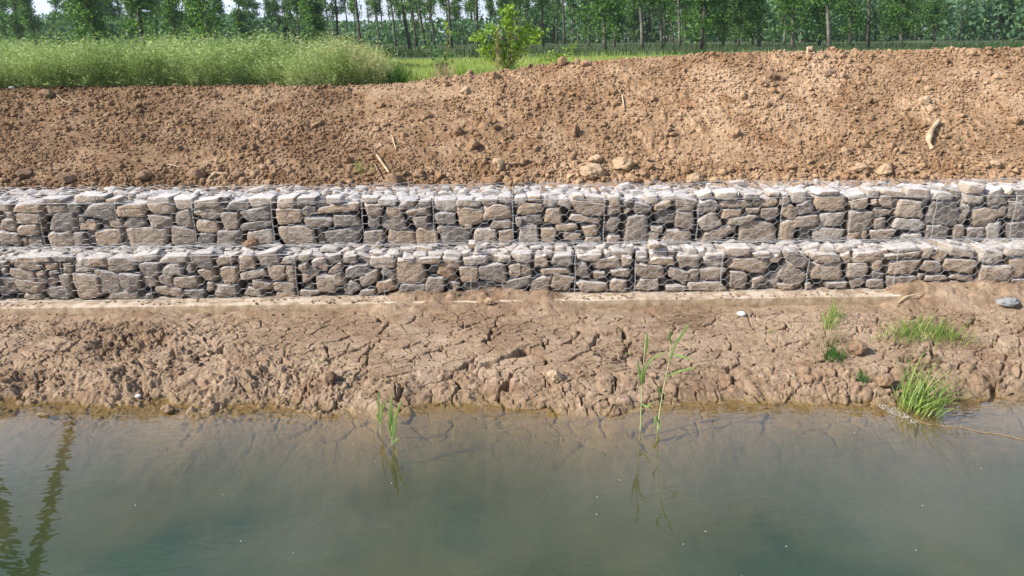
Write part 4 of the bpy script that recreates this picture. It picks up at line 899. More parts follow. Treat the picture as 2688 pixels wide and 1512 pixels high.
o = mb.build('rapeseed_crop', M_RAPE, None, False); tag(o, 'dense green rapeseed crop in pod standing behind the soil bank at left', kind='stuff')
n = 70; Xd = rr.normal(-2.75, 0.42, n); Yd = rr.uniform(13.5, 14.6, n); k = (Xd < -2.0) & (Xd > -3.7); Xd, Yd = Xd[k], Yd[k]
mb = replicate(protos[:6], np.stack([Xd, Yd, soil_z(Xd, Yd, False)], 1), rr.uniform(0, 6.28, len(Xd)), rr.uniform(.80, 1.08, len(Xd)) * np.interp(Xd, [-3.3, -2.9, -2.1], [1, 0.98, 0.55]), rr)
o = mb.build('ripe_rapeseed', M_RAPED, None, False); tag(o, 'straw coloured ripe rapeseed at the right end of the green crop', kind='stuff')

# weeds filling between crop and crest
def tuft_mesh(name, centers, n, h, w_, spread, bend, mat, label, cat, group=None, rng=None, lean=None, kind=None, seg=4):
    rng = rng or RNG; B = []
    for c in centers: B.append(np.asarray(c)[None] + np.stack([rng.normal(0, spread[0], n), rng.normal(0, spread[1], n), np.zeros(n)], 1))
    B = np.vstack(B); m_ = len(B)
    A = rng.uniform(0, 6.283, m_) if lean is None else rng.normal(lean[0], lean[1], m_)
    V, Q, T = blades(B, rng.uniform(h[0], h[1], m_), A, rng.uniform(bend[0], bend[1], m_), rng.uniform(w_[0], w_[1], m_), seg=seg, rng=rng)
    c0 = np.mean(centers, axis=0)
    o = mesh(name, V - c0, [Q, T] if len(Q) else [T], mat, None, True); o.location = tuple(c0)
    tag(o, label, cat, group, kind); return o

def behind(px, py, Y=13.9):      # point on the ground just behind the crest under a photo pixel
    p = at_y(px, py, Y); return np.array([p[0], Y, float(soil_z(np.array([p[0]]), np.array([Y]), False)[0])])

tuft_mesh('weed_clump', [behind(1045, 200, 13.7), behind(1060, 205, 13.8), behind(1035, 200, 13.9)], 90, (.25, .55), (.010, .018), (.10, .10), (.2, .9), M_WEED, 'dark green tall grass clump at the right end of the rapeseed', 'weed')
tuft_mesh('weed_clump', [behind(1095, 200, 13.6), behind(1120, 198, 13.7)], 90, (.15, .30), (.008, .014), (.14, .10), (.2, 1.0), M_GRASS, 'low bright grass clump on the crest right of the dark clump', 'weed')
tuft_mesh('weed_clump', [behind(1155, 195, 13.5), behind(1175, 195, 13.6)], 80, (.20, .42), (.005, .010), (.09, .08), (.1, .8), M_DRY, 'grey half dry weed clump on the crest left of the sapling', 'weed')
tuft_mesh('weed_clump', [behind(1216, 190, 13.7)], 45, (.20, .36), (.012, .02), (.05, .05), (.1, .6), M_MULB, 'upright yellow green weed on the crest', 'weed')
tuft_mesh('weed_clump', [behind(1250, 188, 13.8), behind(1275, 185, 14.0)], 60, (.14, .26), (.008, .012), (.10, .10), (.2, 1.0), M_GRASS, 'short green grass left of the dead vine foot', 'weed')
tuft_mesh('weed_clump', [behind(1370, 178, 14.2), behind(1420, 172, 14.3)], 80, (.16, .34), (.006, .011), (.16, .12), (.2, .9), M_DRY, 'pale dry grass right of the bright sapling foot', 'weed')
tuft_mesh('weed_clump', [behind(1345, 180, 14.0), behind(1360, 180, 14.1)], 70, (.16, .34), (.010, .016), (.08, .08), (.2, .9), M_WEED, 'dark leafy weed at the foot of the bright sapling', 'weed')
tuft_mesh('weed_clump', [behind(p, 135, 14.6) for p in (1560, 1640, 1700, 1770, 1830)], 60, (.10, .22), (.008, .012), (.25, .15), (.2, 1.0), M_GRASS, 'thin line of grass showing above the crest right of the saplings', 'weed')

def sapling(name, base, clusters, rad, nl, lsz, mat, label, Y, rng, cat='sapling', stem=0.010):
    bp_ = behind(*base, Y); root = empty(name, tuple(bp_)); tag(root, label, cat)
    mb = MB(); C = []; 
    hub = bp_ + np.array([0, 0, 0.25 * (at_y(clusters[0][0], clusters[0][1], Y)[2] - bp_[2])])
    mb.add(*polytube(np.array([bp_ - [0, 0, .1], hub]) - bp_, [stem * 1.5, stem * 1.2], 7))
    for (px, py) in clusters:
        c = at_y(px, py, Y) + np.array([0, rng.uniform(-.25, .25), 0]); t = np.linspace(0, 1, 7)[:, None]
        mid = hub * 0.5 + c * 0.5 + np.array([0, 0, -0.05]) + rng.normal(0, .03, 3)
        P = (1 - t) ** 2 * hub + 2 * t * (1 - t) * mid + t ** 2 * c
        mb.add(*polytube(P - bp_, np.linspace(stem * .8, stem * .25, 7), 5))
        C.append(c + rng.normal(0, 1, (nl, 3)) * np.array(rad)); 
        q = P[2:] ; C.append(np.repeat(q, 2, 0) + rng.normal(0, .035, (len(q) * 2, 3)))
    mb.build('stem', M_TWIG, root)
    C = np.vstack(C) - bp_; m_ = len(C); N = rng.normal(size=(m_, 3)) * .6 + [0, -.35, .8]; D = rng.normal(size=(m_, 3)) + [0, 0, -.3]
    V, Q = leaves(C, N, D, rng.uniform(lsz * .7, lsz * 1.2, m_), rng.uniform(lsz * .45, lsz * .8, m_))
    mesh('foliage', V, Q, mat, root, False); return root
rs = np.random.default_rng(33)
sapling('broadleaf_sapling', (1338, 182), [(1290, 75), (1268, 92), (1298, 108), (1325, 68), (1338, 44), (1328, 26), (1345, 30), (1362, 82), (1388, 74), (1412, 86), (1404, 104), (1372, 108), (1340, 96), (1274, 128), (1286, 146), (1308, 132), (1352, 122), (1246, 97), (1300, 88), (1318, 118), (1392, 95), (1334, 58)], (.07, .09, .05), 34, 0.095, M_MULB, 'bright leafy sapling rising highest behind the soil bank at centre', 14.4, rs)
sapling('broadleaf_sapling', (1165, 190), [(1112, 122), (1135, 128), (1150, 138), (1165, 146), (1172, 165), (1155, 170), (1178, 150), (1128, 142)], (.05, .06, .04), 12, 0.07, M_WEED, 'small darker sapling between the rapeseed and the bright sapling', 14.3, rs, stem=.007)
sapling('broadleaf_sapling', (1455, 170), [(1420, 150), (1440, 135), (1444, 155), (1465, 148), (1480, 150), (1490, 130), (1508, 120), (1432, 163), (1470, 160)], (.05, .06, .03), 11, 0.07, M_MULB, 'low spreading sapling right of the bright one behind the crest', 14.2, rs, stem=.007)
sapling('broadleaf_sapling', (1175, 180), [(1168, 65), (1176, 72), (1182, 85)], (.03, .05, .03), 8, 0.07, M_MULB, 'wispy sapling tip left of the bright sapling', 15.2, rs, stem=.005)
dv = behind(1306, 184, 14.0); rootv = empty('dead_vine', tuple(dv)); tag(rootv, 'grey brown dead vine hanging on the left side of the bright sapling', 'dead vine')
tp = at_y(1306, 76, 14.05) - dv; P = np.array([[0, 0, -.05], tp * .35 + [.02, 0, 0], tp * .7 + [-.02, 0, 0], tp])
mbv = MB(); mbv.add(*polytube(P, [.012, .010, .008, .004], 6)); mbv.build('stem', M_TWIG, rootv)
tt = rs.uniform(0, 1, 260); Bv = tp * tt[:, None] + rs.normal(0, .035, (260, 3)) * (1.6 - tt)[:, None]
V, Q, T = blades(Bv, rs.uniform(.06, .16, 260), rs.uniform(0, 6.28, 260), rs.uniform(1.5, 3.2, 260), rs.uniform(.004, .009, 260), seg=3, rng=rs)
mesh('withered_leaves', V, [Q, T], M_DRY, rootv, False)

# young rice on the field
n = 60000; Yf_ = 14.6 + 22 * rr.uniform(0, 1, n) ** 1.3; Xf_ = rr.uniform(-0.30, 0.48, n) * Yf_
keep = (Yf_ < EDGE(Xf_)) & (soil_z(Xf_, np.minimum(Yf_, 18.5), False) < FIELD_Z + 0.05); Xf_, Yf_ = Xf_[keep], Yf_[keep]
V, Q, T = blades(np.stack([Xf_, Yf_, np.full(len(Xf_), FIELD_Z - .02)], 1), rr.uniform(.07, .15, len(Xf_)), rr.uniform(0, 6.28, len(Xf_)), rr.uniform(.1, .7, len(Xf_)), 0.010 + 0.0006 * Yf_, seg=2, rng=rr)
o = mesh('rice_seedlings', V, [Q, T], M_RICE, None, True); tag(o, 'pale green young rice covering the flat field', kind='stuff')

# ------------------------------------------------------------------ poplar plantation
def poplar(seed, H, z0, dens, low, R=1.5):
    rng = np.random.default_rng(seed); nz_ = 14; zt = np.linspace(0, H, nz_)
    cx = np.cumsum(rng.normal(0, .035, nz_)); cy = np.cumsum(rng.normal(0, .035, nz_)); ctr = np.stack([cx - cx[0], cy - cy[0], zt], 1); ctr[0, 2] = -.15
    rad = 0.105 * (1 - zt / H) ** 0.8 + 0.012; rad[0] *= 1.35
    mb = MB(); mb.add(*polytube(ctr, rad, 10)); Cl = []
    nb = int(30 * dens)
    for k in range(nb):
        z = z0 + (H - z0) * rng.uniform(0, 1) ** 1.15; t = (z - z0) / (H - z0); ln = R * (1 - t * .75) * rng.uniform(.5, 1.0); a = rng.uniform(0, 6.283); e = rng.uniform(.5, 1.15)
        p0 = np.array([np.interp(z, zt, ctr[:, 0]), np.interp(z, zt, ctr[:, 1]), z]); dr = np.array([math.cos(a) * math.sin(e), math.sin(a) * math.sin(e), math.cos(e)])
        s_ = np.linspace(0, 1, 5)[:, None]; P = p0 + dr * ln * s_ + np.array([0, 0, -.22]) * s_ ** 2 * ln
        mb.add(*polytube(P, np.linspace(.024, .005, 5), 5, False))
        for q in np.linspace(.35, 1, 4): Cl.append(p0 + dr * ln * q + np.array([0, 0, -.22]) * q * q * ln + rng.normal(0, .12, 3))
    for k in range(low):
        z = rng.uniform(0.8, z0 + .8); a = rng.uniform(0, 6.283); rr_ = rng.uniform(.1, .9); Cl.append(np.array([math.cos(a) * rr_, math.sin(a) * rr_, z]))
        p0 = np.array([np.interp(z, zt, ctr[:, 0]), np.interp(z, zt, ctr[:, 1]), z - .3]); mb.add(*polytube(np.array([p0, (p0 + Cl[-1]) / 2 + [0, 0, .05], Cl[-1]]), [.012, .008, .004], 4, False))
    Cl = np.array(Cl); nl = 34; C = np.repeat(Cl, nl, 0) + rng.normal(0, 1, (len(Cl) * nl, 3)) * np.array([.27, .27, .20]); m_ = len(C)
    N = rng.normal(size=(m_, 3)) + [0, 0, .3]; D = rng.normal(size=(m_, 3)) + [0, 0, -.6]
    V, Q = leaves(C, N, D, rng.uniform(.13, .23, m_), rng.uniform(.11, .19, m_))
    return mb, V, Q
PR = {}
for key, a in {'dense': (12, 1.8, 1.45, 18), 'dense2': (12.5, 2.1, 1.35, 14), 'mid': (12.5, 2.9, 1.0, 5), 'mid2': (12, 3.2, .9, 3), 'bare': (13, 4.4, .75, 0), 'bare2': (13, 3.9, .7, 2)}.items():
    PR[key] = []
    for s_ in (0, 1):
        mb, V, Q = poplar(hash(key) % 1 + 600 + len(PR) * 10 + s_, a[0], a[1], a[2], a[3])
        t_o = mb.build('trunk', M_BARK if s_ == 0 else M_BARKP); c_o = mesh('crown', V, Q, M_POP, None, False)
        PR[key].append((t_o.data, c_o.data)); bpy.data.objects.remove(t_o); bpy.data.objects.remove(c_o)

# trunks read off the photograph: x of the foot, x 250 zoomed pixels higher, width (zoomed px), by strip
T1 = [(30, 10, 12), (130, 110, 14), (280, 210, 14), (450, 425, 11), (500, 495, 9), (590, 575, 12), (650, 600, 20), (740, 680, 22), (790, 740, 20), (980, 975, 10), (1080, 1050, 25), (1220, 1212, 9), (1290, 1270, 12), (1345, 1300, 16), (1430, 1425, 11), (1510, 1465, 16), (1525, 1495, 13), (1582, 1530, 24), (1660, 1650, 9), (1820, 1800, 12), (1900, 1870, 10), (1932, 1910, 10), (2140, 2135, 10), (2245, 2225, 15), (2280, 2270, 10), (2368, 2340, 15), (2395, 2365, 18), (2482, 2460, 11), (2540, 2525, 16)]
T2 = [(95, 92, 10), (128, 102, 22), (210, 190, 10), (275, 248, 13), (312, 285, 9), (370, 348, 10), (402, 375, 13), (445, 434, 10), (505, 468, 22), (548, 518, 14), (556, 575, 13), (622, 590, 17), (652, 648, 10), (688, 660, 13), (792, 780, 11), (818, 804, 18), (862, 860, 9), (960, 960, 9), (1012, 1002, 16), (1110, 1106, 9), (1200, 1196, 10), (1300, 1290, 16), (1335, 1330, 12), (1400, 1398, 13), (1490, 1508, 12), (1508, 1508, 14), (1605, 1602, 11), (1665, 1655, 13), (1730, 1726, 9), (1820, 1808, 9), (1848, 1852, 14), (1972, 1966, 22), (2038, 2052, 18), (2178, 2175, 10), (2252, 2246, 18), (2330, 2328, 9), (2398, 2388, 18), (2422, 2420, 12), (2480, 2478, 9), (2536, 2532, 15)]
T3 = [(38, 30, 13), (100, 95, 10), (152, 178, 22), (172, 180, 16), (318, 318, 15), (410, 400, 11), (432, 426, 16), (540, 540, 15), (587, 581, 18), (650, 650, 9), (775, 774, 14), (840, 842, 20), (905, 900, 10), (1040, 1036, 16), (1122, 1118, 22), (1200, 1200, 9), (1270, 1270, 15), (1350, 1346, 10), (1410, 1420, 20), (1455, 1452, 10), (1560, 1556, 12), (1660, 1656, 22), (1760, 1756, 10), (1900, 1896, 13), (2000, 1996, 9), (2110, 2106, 10), (2200, 2204, 10), (2275, 2272, 9), (2370, 2368, 10), (2395, 2408, 10), (2470, 2466, 9), (2550, 2548, 10)]
trees = []
for off, TT in ((0, T1), (900, T2), (1788, T3)):
    for (b, t, w_) in TT: trees.append((off + b / 2.862, off + t / 2.862, w_ / 2.862))
rt = np.random.default_rng(55); KEEPX = [t[0] for t in trees]
for t in list(trees):    # plantation rows continue behind and past the frame
    pass
for i in range(115): trees.append((rt.uniform(-300, 3000), None, rt.uniform(2.6, 3.6)))
cnt = {}
order = sorted(range(len(trees)), key=lambda i: trees[i][0])
zone_names = [(-1e9, 640, 'above the left half of the rapeseed'), (640, 905, 'above the right half of the rapeseed'), (905, 1180, 'in the open gap right of the rapeseed'), (1180, 1430, 'behind the bright sapling'), (1430, 1800, 'beyond the crest right of the saplings'), (1800, 2250, 'behind the middle of the right hand crest'), (2250, 1e9, 'above the far right of the crest')]
for i in order:
    px, pt, wp = trees[i]
    Y = float(np.clip(F_PX * 0.215 / wp * rt.uniform(.93, 1.05), 40, 125))
    if px > 1400 and pt is not None: Y = float(np.clip(Y * 0.92, 39, 110))
    p = at_y(px, 110, Y); gz = float(floor_fn(np.array([p[0]]), np.array([Y]))[0])
    if px < 600: key = rt.choice(['dense', 'dense2', 'mid'])
    elif px < 860: key = rt.choice(['dense', 'dense2', 'mid'], p=[.45, .35, .2])
    elif px < 1200: key = rt.choice(['bare', 'bare2', 'mid2'], p=[.45, .35, .2])
    elif px < 1520: key = rt.choice(['mid', 'mid2', 'bare2'])
    elif px < 1800: key = rt.choice(['mid', 'mid2', 'dense2'])
    else: key = rt.choice(['dense', 'dense2', 'mid'], p=[.4, .35, .25])
    pale = (px > 1500 and rt.uniform() < .55) or (abs(px - 553) < 2)
    td, cd = PR[key][1 if pale else 0]
    root = empty('poplar_tree', (p[0], Y, gz))
    if pt is not None:
        tot = (pt - px) / (250 / 2.862); persp = (px - CXP) / 6390.0; lean = float(np.clip(tot - persp, -.17, .17))
    else: lean = float(rt.normal(-.03, .04))
    root.rotation_euler = (0, lean, 0); sc = rt.uniform(.9, 1.1); root.scale = (sc, sc, sc)
    rz = rt.uniform(0, 6.28)
    for nm, dat in (('trunk', td), ('crown', cd)):
        o = bpy.data.objects.new(nm, dat); SC.collection.objects.link(o); o.parent = root; o.rotation_euler = (0, 0, rz)
    zi = next(z for z in zone_names if z[0] <= px < z[1]); 
    if pt is None: tag(root, 'slim distant poplar standing deep in the plantation behind the nearer trunks', 'tree', 'distant poplars deep in the plantation')
    else:
        cnt[zi[2]] = cnt.get(zi[2], 0) + 1; k = cnt[zi[2]]
        look = ('thick' if wp > 6 else 'medium' if wp > 4.2 else 'thin') + (' pale' if pale else ' dark') + (' leaning' if abs(lean) > .07 else '')
        tag(root, '%s poplar, %s from left %s' % (look, ORD[k - 1], zi[2]), 'tree', 'poplars of the plantation')

# woodland far behind, read as one mass
def far_wood():
    rng = np.random.default_rng(77); mb = MB(); C = []; P0 = []; P1 = []
    for i in range(640):
        Y = rng.uniform(95, 210); px = rng.uniform(-500, 3200); p = at_y(px, 100, Y); x = p[0]
        hmax = np.interp(px, [-500, 500, 860, 900, 1250, 1500, 1900, 3200], [4.8, 4.5, 4.0, 3.2, 3.8, 6.0, 7.5, 8]) * (Y / 125) ** .8 * rng.uniform(.8, 1.1)
        P0.append([x, Y, FIELD_Z - .1]); P1.append([x + rng.normal(0, .3), Y, FIELD_Z + hmax * .9])
        m_ = int(34 * hmax); zz = FIELD_Z + 0.1 + hmax * rng.uniform(0, 1, m_) ** .9
        C.append(np.stack([x + rng.normal(0, 1.35, m_), Y + rng.normal(0, 1.2, m_), zz], 1))
    C = np.vstack(C); m_ = len(C); V, Q = leaves(C, rng.normal(size=(m_, 3)), rng.normal(size=(m_, 3)), rng.uniform(.4, .75, m_), rng.uniform(.3, .6, m_)); mb.add(V, Q)
    o = mb.build('far_woodland', M_FAR, None, False); tag(o, 'hazy blue green mass of woodland far behind the poplar trunks', kind='stuff')
    o2 = MB(); o2.add(*tubes(np.array(P0), np.array(P1), 0.13, 0.06, 5)); o2 = o2.build('far_trunks', M_BARKP, None); tag(o2, 'countless thin pale trunks inside the far woodland', kind='stuff')
far_wood()
rng = np.random.default_rng(78)
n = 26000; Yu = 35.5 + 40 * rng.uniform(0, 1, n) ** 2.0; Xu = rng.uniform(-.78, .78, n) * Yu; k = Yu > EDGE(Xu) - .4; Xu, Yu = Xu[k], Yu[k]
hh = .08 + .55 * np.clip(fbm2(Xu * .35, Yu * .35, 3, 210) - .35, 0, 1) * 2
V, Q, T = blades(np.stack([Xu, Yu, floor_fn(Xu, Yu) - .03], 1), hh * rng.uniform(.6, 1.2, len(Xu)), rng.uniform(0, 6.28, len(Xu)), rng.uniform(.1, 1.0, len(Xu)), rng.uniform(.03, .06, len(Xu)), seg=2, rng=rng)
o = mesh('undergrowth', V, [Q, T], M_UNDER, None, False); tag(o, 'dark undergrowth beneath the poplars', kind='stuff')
n = 2600; Yu = rng.uniform(34.8, 37.5, n); Xu = rng.uniform(-.4, .6, n) * Yu; k = (Yu > EDGE(Xu) - 1.2) & (Yu < EDGE(Xu) + .6); Xu, Yu = Xu[k], Yu[k]
V, Q, T = blades(np.stack([Xu, Yu, np.full(len(Xu), FIELD_Z)], 1), rng.uniform(.12, .35, len(Xu)), rng.uniform(0, 6.28, len(Xu)), rng.uniform(.1, .8, len(Xu)), rng.uniform(.03, .05, len(Xu)), seg=2, rng=rng)
o = mesh('verge_grass', V, [Q, T], M_GRASS, None, False); tag(o, 'brighter grass along the edge between field and plantation', kind='stuff')

# ------------------------------------------------------------------ plants on the mud and in the water
def leafblade(pts, width, rng=None):
    """a reed leaf swept through points"""
    P = np.array(pts, float); t = np.linspace(0, 1, 12); ti = np.linspace(0, 1, len(P)); Q = np.stack([np.interp(t, ti, P[:, k]) for k in range(3)], 1)
    for _ in range(2): Q[1:-1] = (Q[:-2] + 2 * Q[1:-1] + Q[2:]) / 4
    T = np.gradient(Q, axis=0); T /= np.linalg.norm(T, axis=1)[:, None]; S = np.cross(T, [0, -1., .25]); S /= np.linalg.norm(S, axis=1)[:, None] + 1e-9
    w_ = width * np.sin(np.clip(t * .93 + .07, 0, 1) * math.pi) ** .7; w_[-1] = .0004; N = np.cross(S, T)
    V = np.stack([Q - S * w_[:, None] / 2, Q + N * w_[:, None] * .15, Q + S * w_[:, None] / 2], 1).reshape(-1, 3)
    F = [[i * 3 + k, i * 3 + k + 1, i * 3 + k + 4, i * 3 + k + 3] for i in range(11) for k in (0, 1)]
    return V, np.array(F)

M_REED = leaf_mat('reed_leaf', (0.15, 0.27, 0.07), (0.30, 0.42, 0.14), None, 6, .3, .5)
M_REEDS = simple_mat('reed_stem', (0.36, 0.46, 0.18), (0.50, 0.52, 0.26), 10, .6)
def reed(stempx, leafpx, label, lw=.022, sr=.0065, dy=0.0):
    b = at_z(stempx[0][0], stempx[0][1], 0); Y = b[1]; root = empty('reed', tuple(b)); tag(root, label, 'reed')
    P = np.array([at_y(x, y, Y + dy * k) for k, (x, y) in enumerate(stempx)]) - b; P = np.vstack([P[:1] + [0, 0, -.25], P])
    mb = MB(); mb.add(*polytube(P, np.linspace(sr, sr * .35, len(P)), 6)); mb.build('stem', M_REEDS, root)
    for lf in leafpx:
        Q = np.array([at_y(x, y, Y - .02 * k) for k, (x, y) in enumerate(lf)]) - b
        V, F = leafblade(Q, lw); mesh('leaf', V, F, M_REED, root, True)
    return root
reed([(1681, 1129), (1683, 1070), (1686, 1010), (1690, 950), (1695, 880)], [[(1686, 1012), (1678, 980), (1674, 945)], [(1687, 1010), (1693, 965), (1715, 938), (1748, 925)], [(1686, 1012), (1684, 985), (1690, 955)], [(1692, 930), (1699, 905), (1697, 870)], [(1684, 1060), (1700, 1070), (1716, 1052)]], 'left tall reed of the two standing in the shallows right of centre')
reed([(1726, 1133), (1731, 1085), (1738, 1038), (1748, 990), (1757, 945), (1763, 885)], [[(1756, 950), (1772, 905), (1798, 866), (1812, 848)], [(1752, 987), (1785, 974), (1833, 963)], [(1760, 930), (1790, 935), (1818, 945)], [(1738, 1036), (1728, 1026), (1732, 1015)], [(1729, 1110), (1722, 1090), (1716, 1122)], [(1728, 1100), (1732, 1118), (1724, 1135)], [(1763, 905), (1757, 885), (1761, 862)]], 'right tall reed of the two, with long blades bent to the right')
reed([(999, 1137), (997, 1090), (995, 1050)], [[(998, 1110), (990, 1085), (987, 1102)], [(997, 1095), (993, 1060), (995, 1022)], [(998, 1095), (1008, 1065), (1016, 1045)], [(999, 1120), (1003, 1085), (1002, 1048)]], 'thin left shoot of the small reed pair in the water left of centre', .018)
reed([(1030, 1168), (1029, 1120), (1028, 1070), (1027, 1040)], [[(1030, 1130), (1040, 1085), (1057, 1047)], [(1029, 1150), (1022, 1120), (1019, 1100)], [(1030, 1155), (1036, 1130), (1040, 1100)], [(1029, 1120), (1022, 1090), (1024, 1062)], [(1030, 1165), (1040, 1155), (1048, 1150)], [(1029, 1110), (1027, 1070), (1030, 1030)]], 'fuller right shoot of the small reed pair in the water left of centre', .024)

rg = np.random.default_rng(91)
def mp(px, py): return mudp(px, py)
# grass clump at the water, fanning up and to the right
cb = [mp(2375 + 12 * k, 1062 + 6 * k) for k in range(5)]; cb = [np.array([c[0], c[1], max(c[2], -.03)]) for c in cb]
tuft_mesh('grass_clump', cb, 32, (.16, .68), (.009, .018), (.08, .07), (.5, 2.2), M_GRASS, 'large grass clump leaning over the waterline at right', 'grass clump', rng=rg, lean=(0.25, 0.9))
cb = [mp(p, q) for p, q in ((2355, 890), (2385, 882), (2410, 868), (2440, 875), (2470, 885), (2500, 893), (2400, 895))]
tuft_mesh('grass_clump', cb, 62, (.05, .30), (.006, .014), (.12, .07), (.3, 2.2), M_GRASS, 'wide bushy grass patch on the upper mud at right', 'grass clump', rng=rg)
cb = [mp(p, q) for p, q in ((2360, 903), (2430, 905), (2490, 912))]
tuft_mesh('dry_grass', cb, 40, (.08, .18), (.003, .006), (.10, .03), (.9, 2.2), M_DRY, 'dry straw skirt below the wide grass patch', 'grass clump', rng=rg)
tuft_mesh('grass_clump', [mp(2265, 1008)], 55, (.09, .20), (.007, .012), (.035, .03), (.3, 1.3), M_WEED, 'small dark grass tuft between the brown lump and the mud edge', 'grass clump', rng=rg)
tuft_mesh('grass_clump', [mp(2180, 950), mp(2200, 942), mp(2190, 935)], 30, (.10, .24), (.007, .012), (.05, .03), (.4, 1.5), M_WEED, 'green weed tuft with drooping blades right of the pebble', 'grass clump', rng=rg)
tuft_mesh('grass_clump', [mp(2165, 908), mp(2188, 902), mp(2178, 895)], 36, (.10, .26), (.004, .007), (.06, .03), (.3, 1.2), M_DRY, 'wispy straw coloured tuft above the drooping weed', 'grass clump', rng=rg)
tuft_mesh('grass_clump', [mp(2178, 850), mp(2190, 835), mp(2170, 865)], 30, (.12, .32), (.006, .011), (.05, .03), (.2, 1.0), M_GRASS, 'sparse upright grass just below the concrete ledge at right', 'grass clump', rng=rg)
tuft_mesh('grass_clump', [mp(2022, 876)], 18, (.04, .10), (.005, .008), (.03, .02), (.3, 1.2), M_GRASS, 'tiny pale grass tuft below the white pebble', 'grass clump', rng=rg)
tuft_mesh('grass_clump', [mp(1648, 934)], 16, (.03, .06), (.008, .012), (.012, .012), (1.0, 1.7), M_MULB, 'single flat rosette of leaves left of the tall reeds', 'grass clump', rng=rg)
tuft_mesh('grass_clump', [mp(836, 952)], 14, (.03, .07), (.004, .006), (.06, .02), (.6, 1.4), M_GRASS, 'few faint blades on the mud above the dark round clod', 'grass clump', rng=rg)
tuft_mesh('grass_clump', [mp(1820, 800)], 16, (.03, .06), (.004, .007), (.03, .02), (.4, 1.2), M_GRASS, 'tiny sprout against the ledge at centre right', 'grass clump', rng=rg)
tuft_mesh('grass_clump', [soilp(942, 455)], 20, (.10, .26), (.006, .011), (.035, .03), (.1, .8), M_GRASS, 'grass blades on the slope foot left of the wooden stake', 'grass clump', rng=rg)
tuft_mesh('grass_clump', [soilp(976, 462)], 7, (.12, .22), (.007, .011), (.02, .02), (.1, .4), M_GRASS, 'few upright blades touching the broken stick', 'grass clump', rng=rg)
tuft_mesh('grass_clump', [soilp(1048, 262)], 12, (.08, .18), (.005, .008), (.03, .02), (.1, .8), M_WEED, 'thin weed on the upper slope at centre left', 'grass clump', rng=rg)
tuft_mesh('grass_clump', [soilp(1070, 345)], 12, (.04, .08), (.006, .010), (.04, .02), (.6, 1.5), M_GRASS, 'flat bright sprig in the middle of the slope', 'grass clump', rng=rg)
tuft_mesh('grass_clump', [soilp(1215, 328)], 9, (.06, .12), (.006, .010), (.02, .02), (.2, 1.0), M_RAPE, 'tiny sprout on top of the dark crumbly lump', 'grass clump', rng=rg)
tuft_mesh('grass_clump', [soilp(2450, 240)], 14, (.04, .08), (.006, .010), (.05, .02), (.6, 1.5), M_WEED, 'small weed high on the right slope', 'grass clump', rng=rg)
tuft_mesh('grass_clump', [soilp(2517, 370)], 10, (.04, .08), (.006, .010), (.04, .02), (.6, 1.5), M_WEED, 'small weed right of the curved branch', 'grass clump', rng=rg)
tuft_mesh('grass_clump', [soilp(390, 418)], 10, (.03, .07), (.006, .010), (.03, .02), (.6, 1.5), M_MULB, 'yellow green sprig low on the left slope', 'grass clump', rng=rg)
tuft_mesh('grass_clump', [soilp(130, 262)], 9, (.06, .14), (.006, .009), (.02, .02), (.1, .8), M_WEED, 'thin weed near the left crest', 'grass clump', rng=rg)
# many hair-thin straws and roots sticking out of the soil
n = 900; Xs = rg.uniform(-9, 9, n); Ys = rg.uniform(10.45, 13.3, n); V, Q, T = blades(np.stack([Xs, Ys, soil_z(Xs, Ys)], 1), rg.uniform(.03, .11, n), rg.uniform(0, 6.28, n), rg.uniform(.3, 2.0, n), rg.uniform(.0025, .005, n), seg=3, rng=rg)
o = mesh('loose_straw', V, [Q, T], M_DRY, None, False); tag(o, 'hair thin straws and rootlets sticking out of the soil', kind='stuff')

# floating stem, specks and foam
P = np.array([at_z(x, y, .004) for x, y in ((2400, 1102), (2440, 1114), (2500, 1120), (2580, 1134), (2688, 1153), (2760, 1164))])
mb = MB(); t = np.linspace(0, 1, 40); Q_ = np.stack([np.interp(t, np.linspace(0, 1, 6), P[:, k]) for k in range(3)], 1); Q_[:, 1] += .012 * np.sin(t * 30); mb.add(*polytube(Q_, .0035, 5))
o = mb.build('drifting_stalk', M_TWIG, origin=Q_[0]); tag(o, 'long reddish stalk floating from the grass clump to the right edge', 'floating stalk')
SP = [(985, 1212), (1028, 1268), (1626, 1260), (1566, 1350), (1568, 1305), (1852, 1395), (2064, 1434), (2404, 1444), (2422, 1327), (2575, 1230), (632, 1420), (585, 1298), (355, 1326), (748, 1134), (770, 1450), (2243, 1136), (1948, 1512), (1794, 1428)]
V0 = I2 * np.array([1, .8, .35])
for i, (x, y) in enumerate(SP):
    p = at_z(x, y, .002); o = mesh('floating_speck', V0 * (.0025 + .0025 * rg.uniform()), IF2, M_WHITE, None, True); o.location = tuple(p)
    tag(o, 'tiny white speck floating on the open water', 'speck', 'white specks floating on the water')
n = 260; Xs = rg.normal(0, .5, n); A0 = at_z(2300, 1062, 0); A1 = at_z(2400, 1104, 0); tt = rg.uniform(0, 1, n); B = A0 + (A1 - A0) * tt[:, None]; B[:, 0] += rg.normal(0, .025, n); B[:, 1] += rg.normal(0, .07, n)
mb = MB()
for b in B: mb.add(V0 * rg.uniform(.002, .0045) + np.array([b[0], b[1], .003]), None, IF2)
o = mb.build('foam_flecks', M_WHITE); tag(o, 'white foam flecks and husks drifted against the grass clump', kind='stuff')
n = 60; B = np.array([at_z(x, y, .003) for x, y in zip(rg.uniform(2440, 2688, n), rg.uniform(-10, 6, n) + 1100)]); B[:, 1] -= np.linspace(0, 0, n); 
for k, b in enumerate(B): b[1] = np.interp(b[0], [P[0, 0], P[-1, 0]], [P[0, 1], P[-1, 1]]) + rg.normal(.03, .02)
mb = MB()
for b in B: mb.add(V0 * rg.uniform(.003, .006) + b, None, IF2)
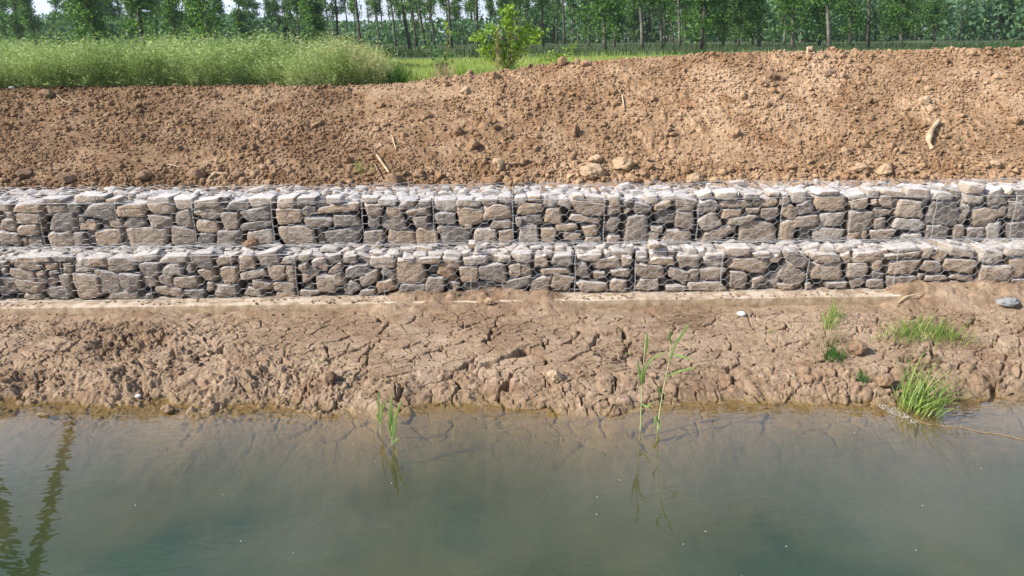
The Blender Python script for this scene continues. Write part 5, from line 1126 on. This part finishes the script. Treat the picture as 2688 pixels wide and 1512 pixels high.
o = mb.build('drifting_husks', M_DRY); tag(o, 'pale husks drifting along the floating stem', kind='stuff')

# unseen pole and cable added outside the left edge for the dark water reflection
M_POLE = simple_mat('dark_added_pole', (0.05, 0.05, 0.04), (0.09, 0.085, 0.07), 6, .9)
def refl_y(px, py, Y):
    w0 = at_z(px, py, 0); d = ray(px, py); d = np.array([d[0], d[1], -d[2]]); return w0 + d * ((Y - w0[1]) / d[1])
def refl_z(px, py, z):
    w0 = at_z(px, py, 0); d = ray(px, py); d = np.array([d[0], d[1], -d[2]]); return w0 + d * (z / d[2])
def pole_line():
    q = refl_y(18, 1420, 20.0); q2 = refl_z(78, 1560, 14.2)
    base = np.array([q[0], 20.0, FIELD_Z - .2]); root = empty('added_pole', tuple(base)); tag(root, 'added dark pole outside the left edge, put there to be mirrored in the water', 'utility pole')
    mb = MB(); mb.add(*polytube([[0, 0, 0], [0, 0, 6], [0, 0, 12]], [.27, .24, .20], 12)); mb.build('mast', M_POLE, root)
    top = np.array([q[0], 20.0, 14.0])
    mb = MB(); mb.add(*polytube([[-.9, 0, 11.2], [.9, 0, 11.2]], [.07, .07], 6)); mb.build('crossarm', M_POLE, root)
    a = refl_z(192, 1095, 14.0); b_ = refl_z(82, 1512, 13.6); dirv = (a - b_); far = a + dirv * 4.5; near = np.array([q[0] + .5, 20.0, 13.9])
    root2 = empty('added_cable', tuple(b_)); tag(root2, 'thick cable bundle added above the left side to give a wavy reflection', 'cable')
    for k in range(5):
        off = np.array([.13 * math.cos(k * 1.26), 0, .13 * math.sin(k * 1.26)])
        P = np.array([near, b_, (a + b_) / 2, a, far]) + off - b_; mb = MB(); mb.add(*polytube(P, .10, 8)); mb.build('strand', M_POLE, root2)
pole_line()

# ------------------------------------------------------------------ thin summer haze
def haze():
    x0, x1, y0, y1, z0, z1 = -480, 480, -40, 460, -3.5, 40
    V = [(x, y, z) for z in (z0, z1) for y in (y0, y1) for x in (x0, x1)]
    F = [(0, 2, 3, 1), (4, 5, 7, 6), (0, 1, 5, 4), (2, 6, 7, 3), (0, 4, 6, 2), (1, 3, 7, 5)]
    m = bpy.data.materials.new('haze_air'); m.use_nodes = True; nt = m.node_tree; nt.nodes.remove(nt.nodes['Principled BSDF'])
    v = nt.nodes.new('ShaderNodeVolumePrincipled'); v.inputs['Color'].default_value = (0.80, 0.90, 1.0, 1); v.inputs['Density'].default_value = 0.00035; v.inputs['Anisotropy'].default_value = 0.3
    nt.links.new(v.outputs[0], nt.nodes['Material Output'].inputs['Volume'])
    o = mesh('haze', V, np.array(F), m, None, False); tag(o, 'thin pale summer haze over the fields', kind='stuff')
haze()
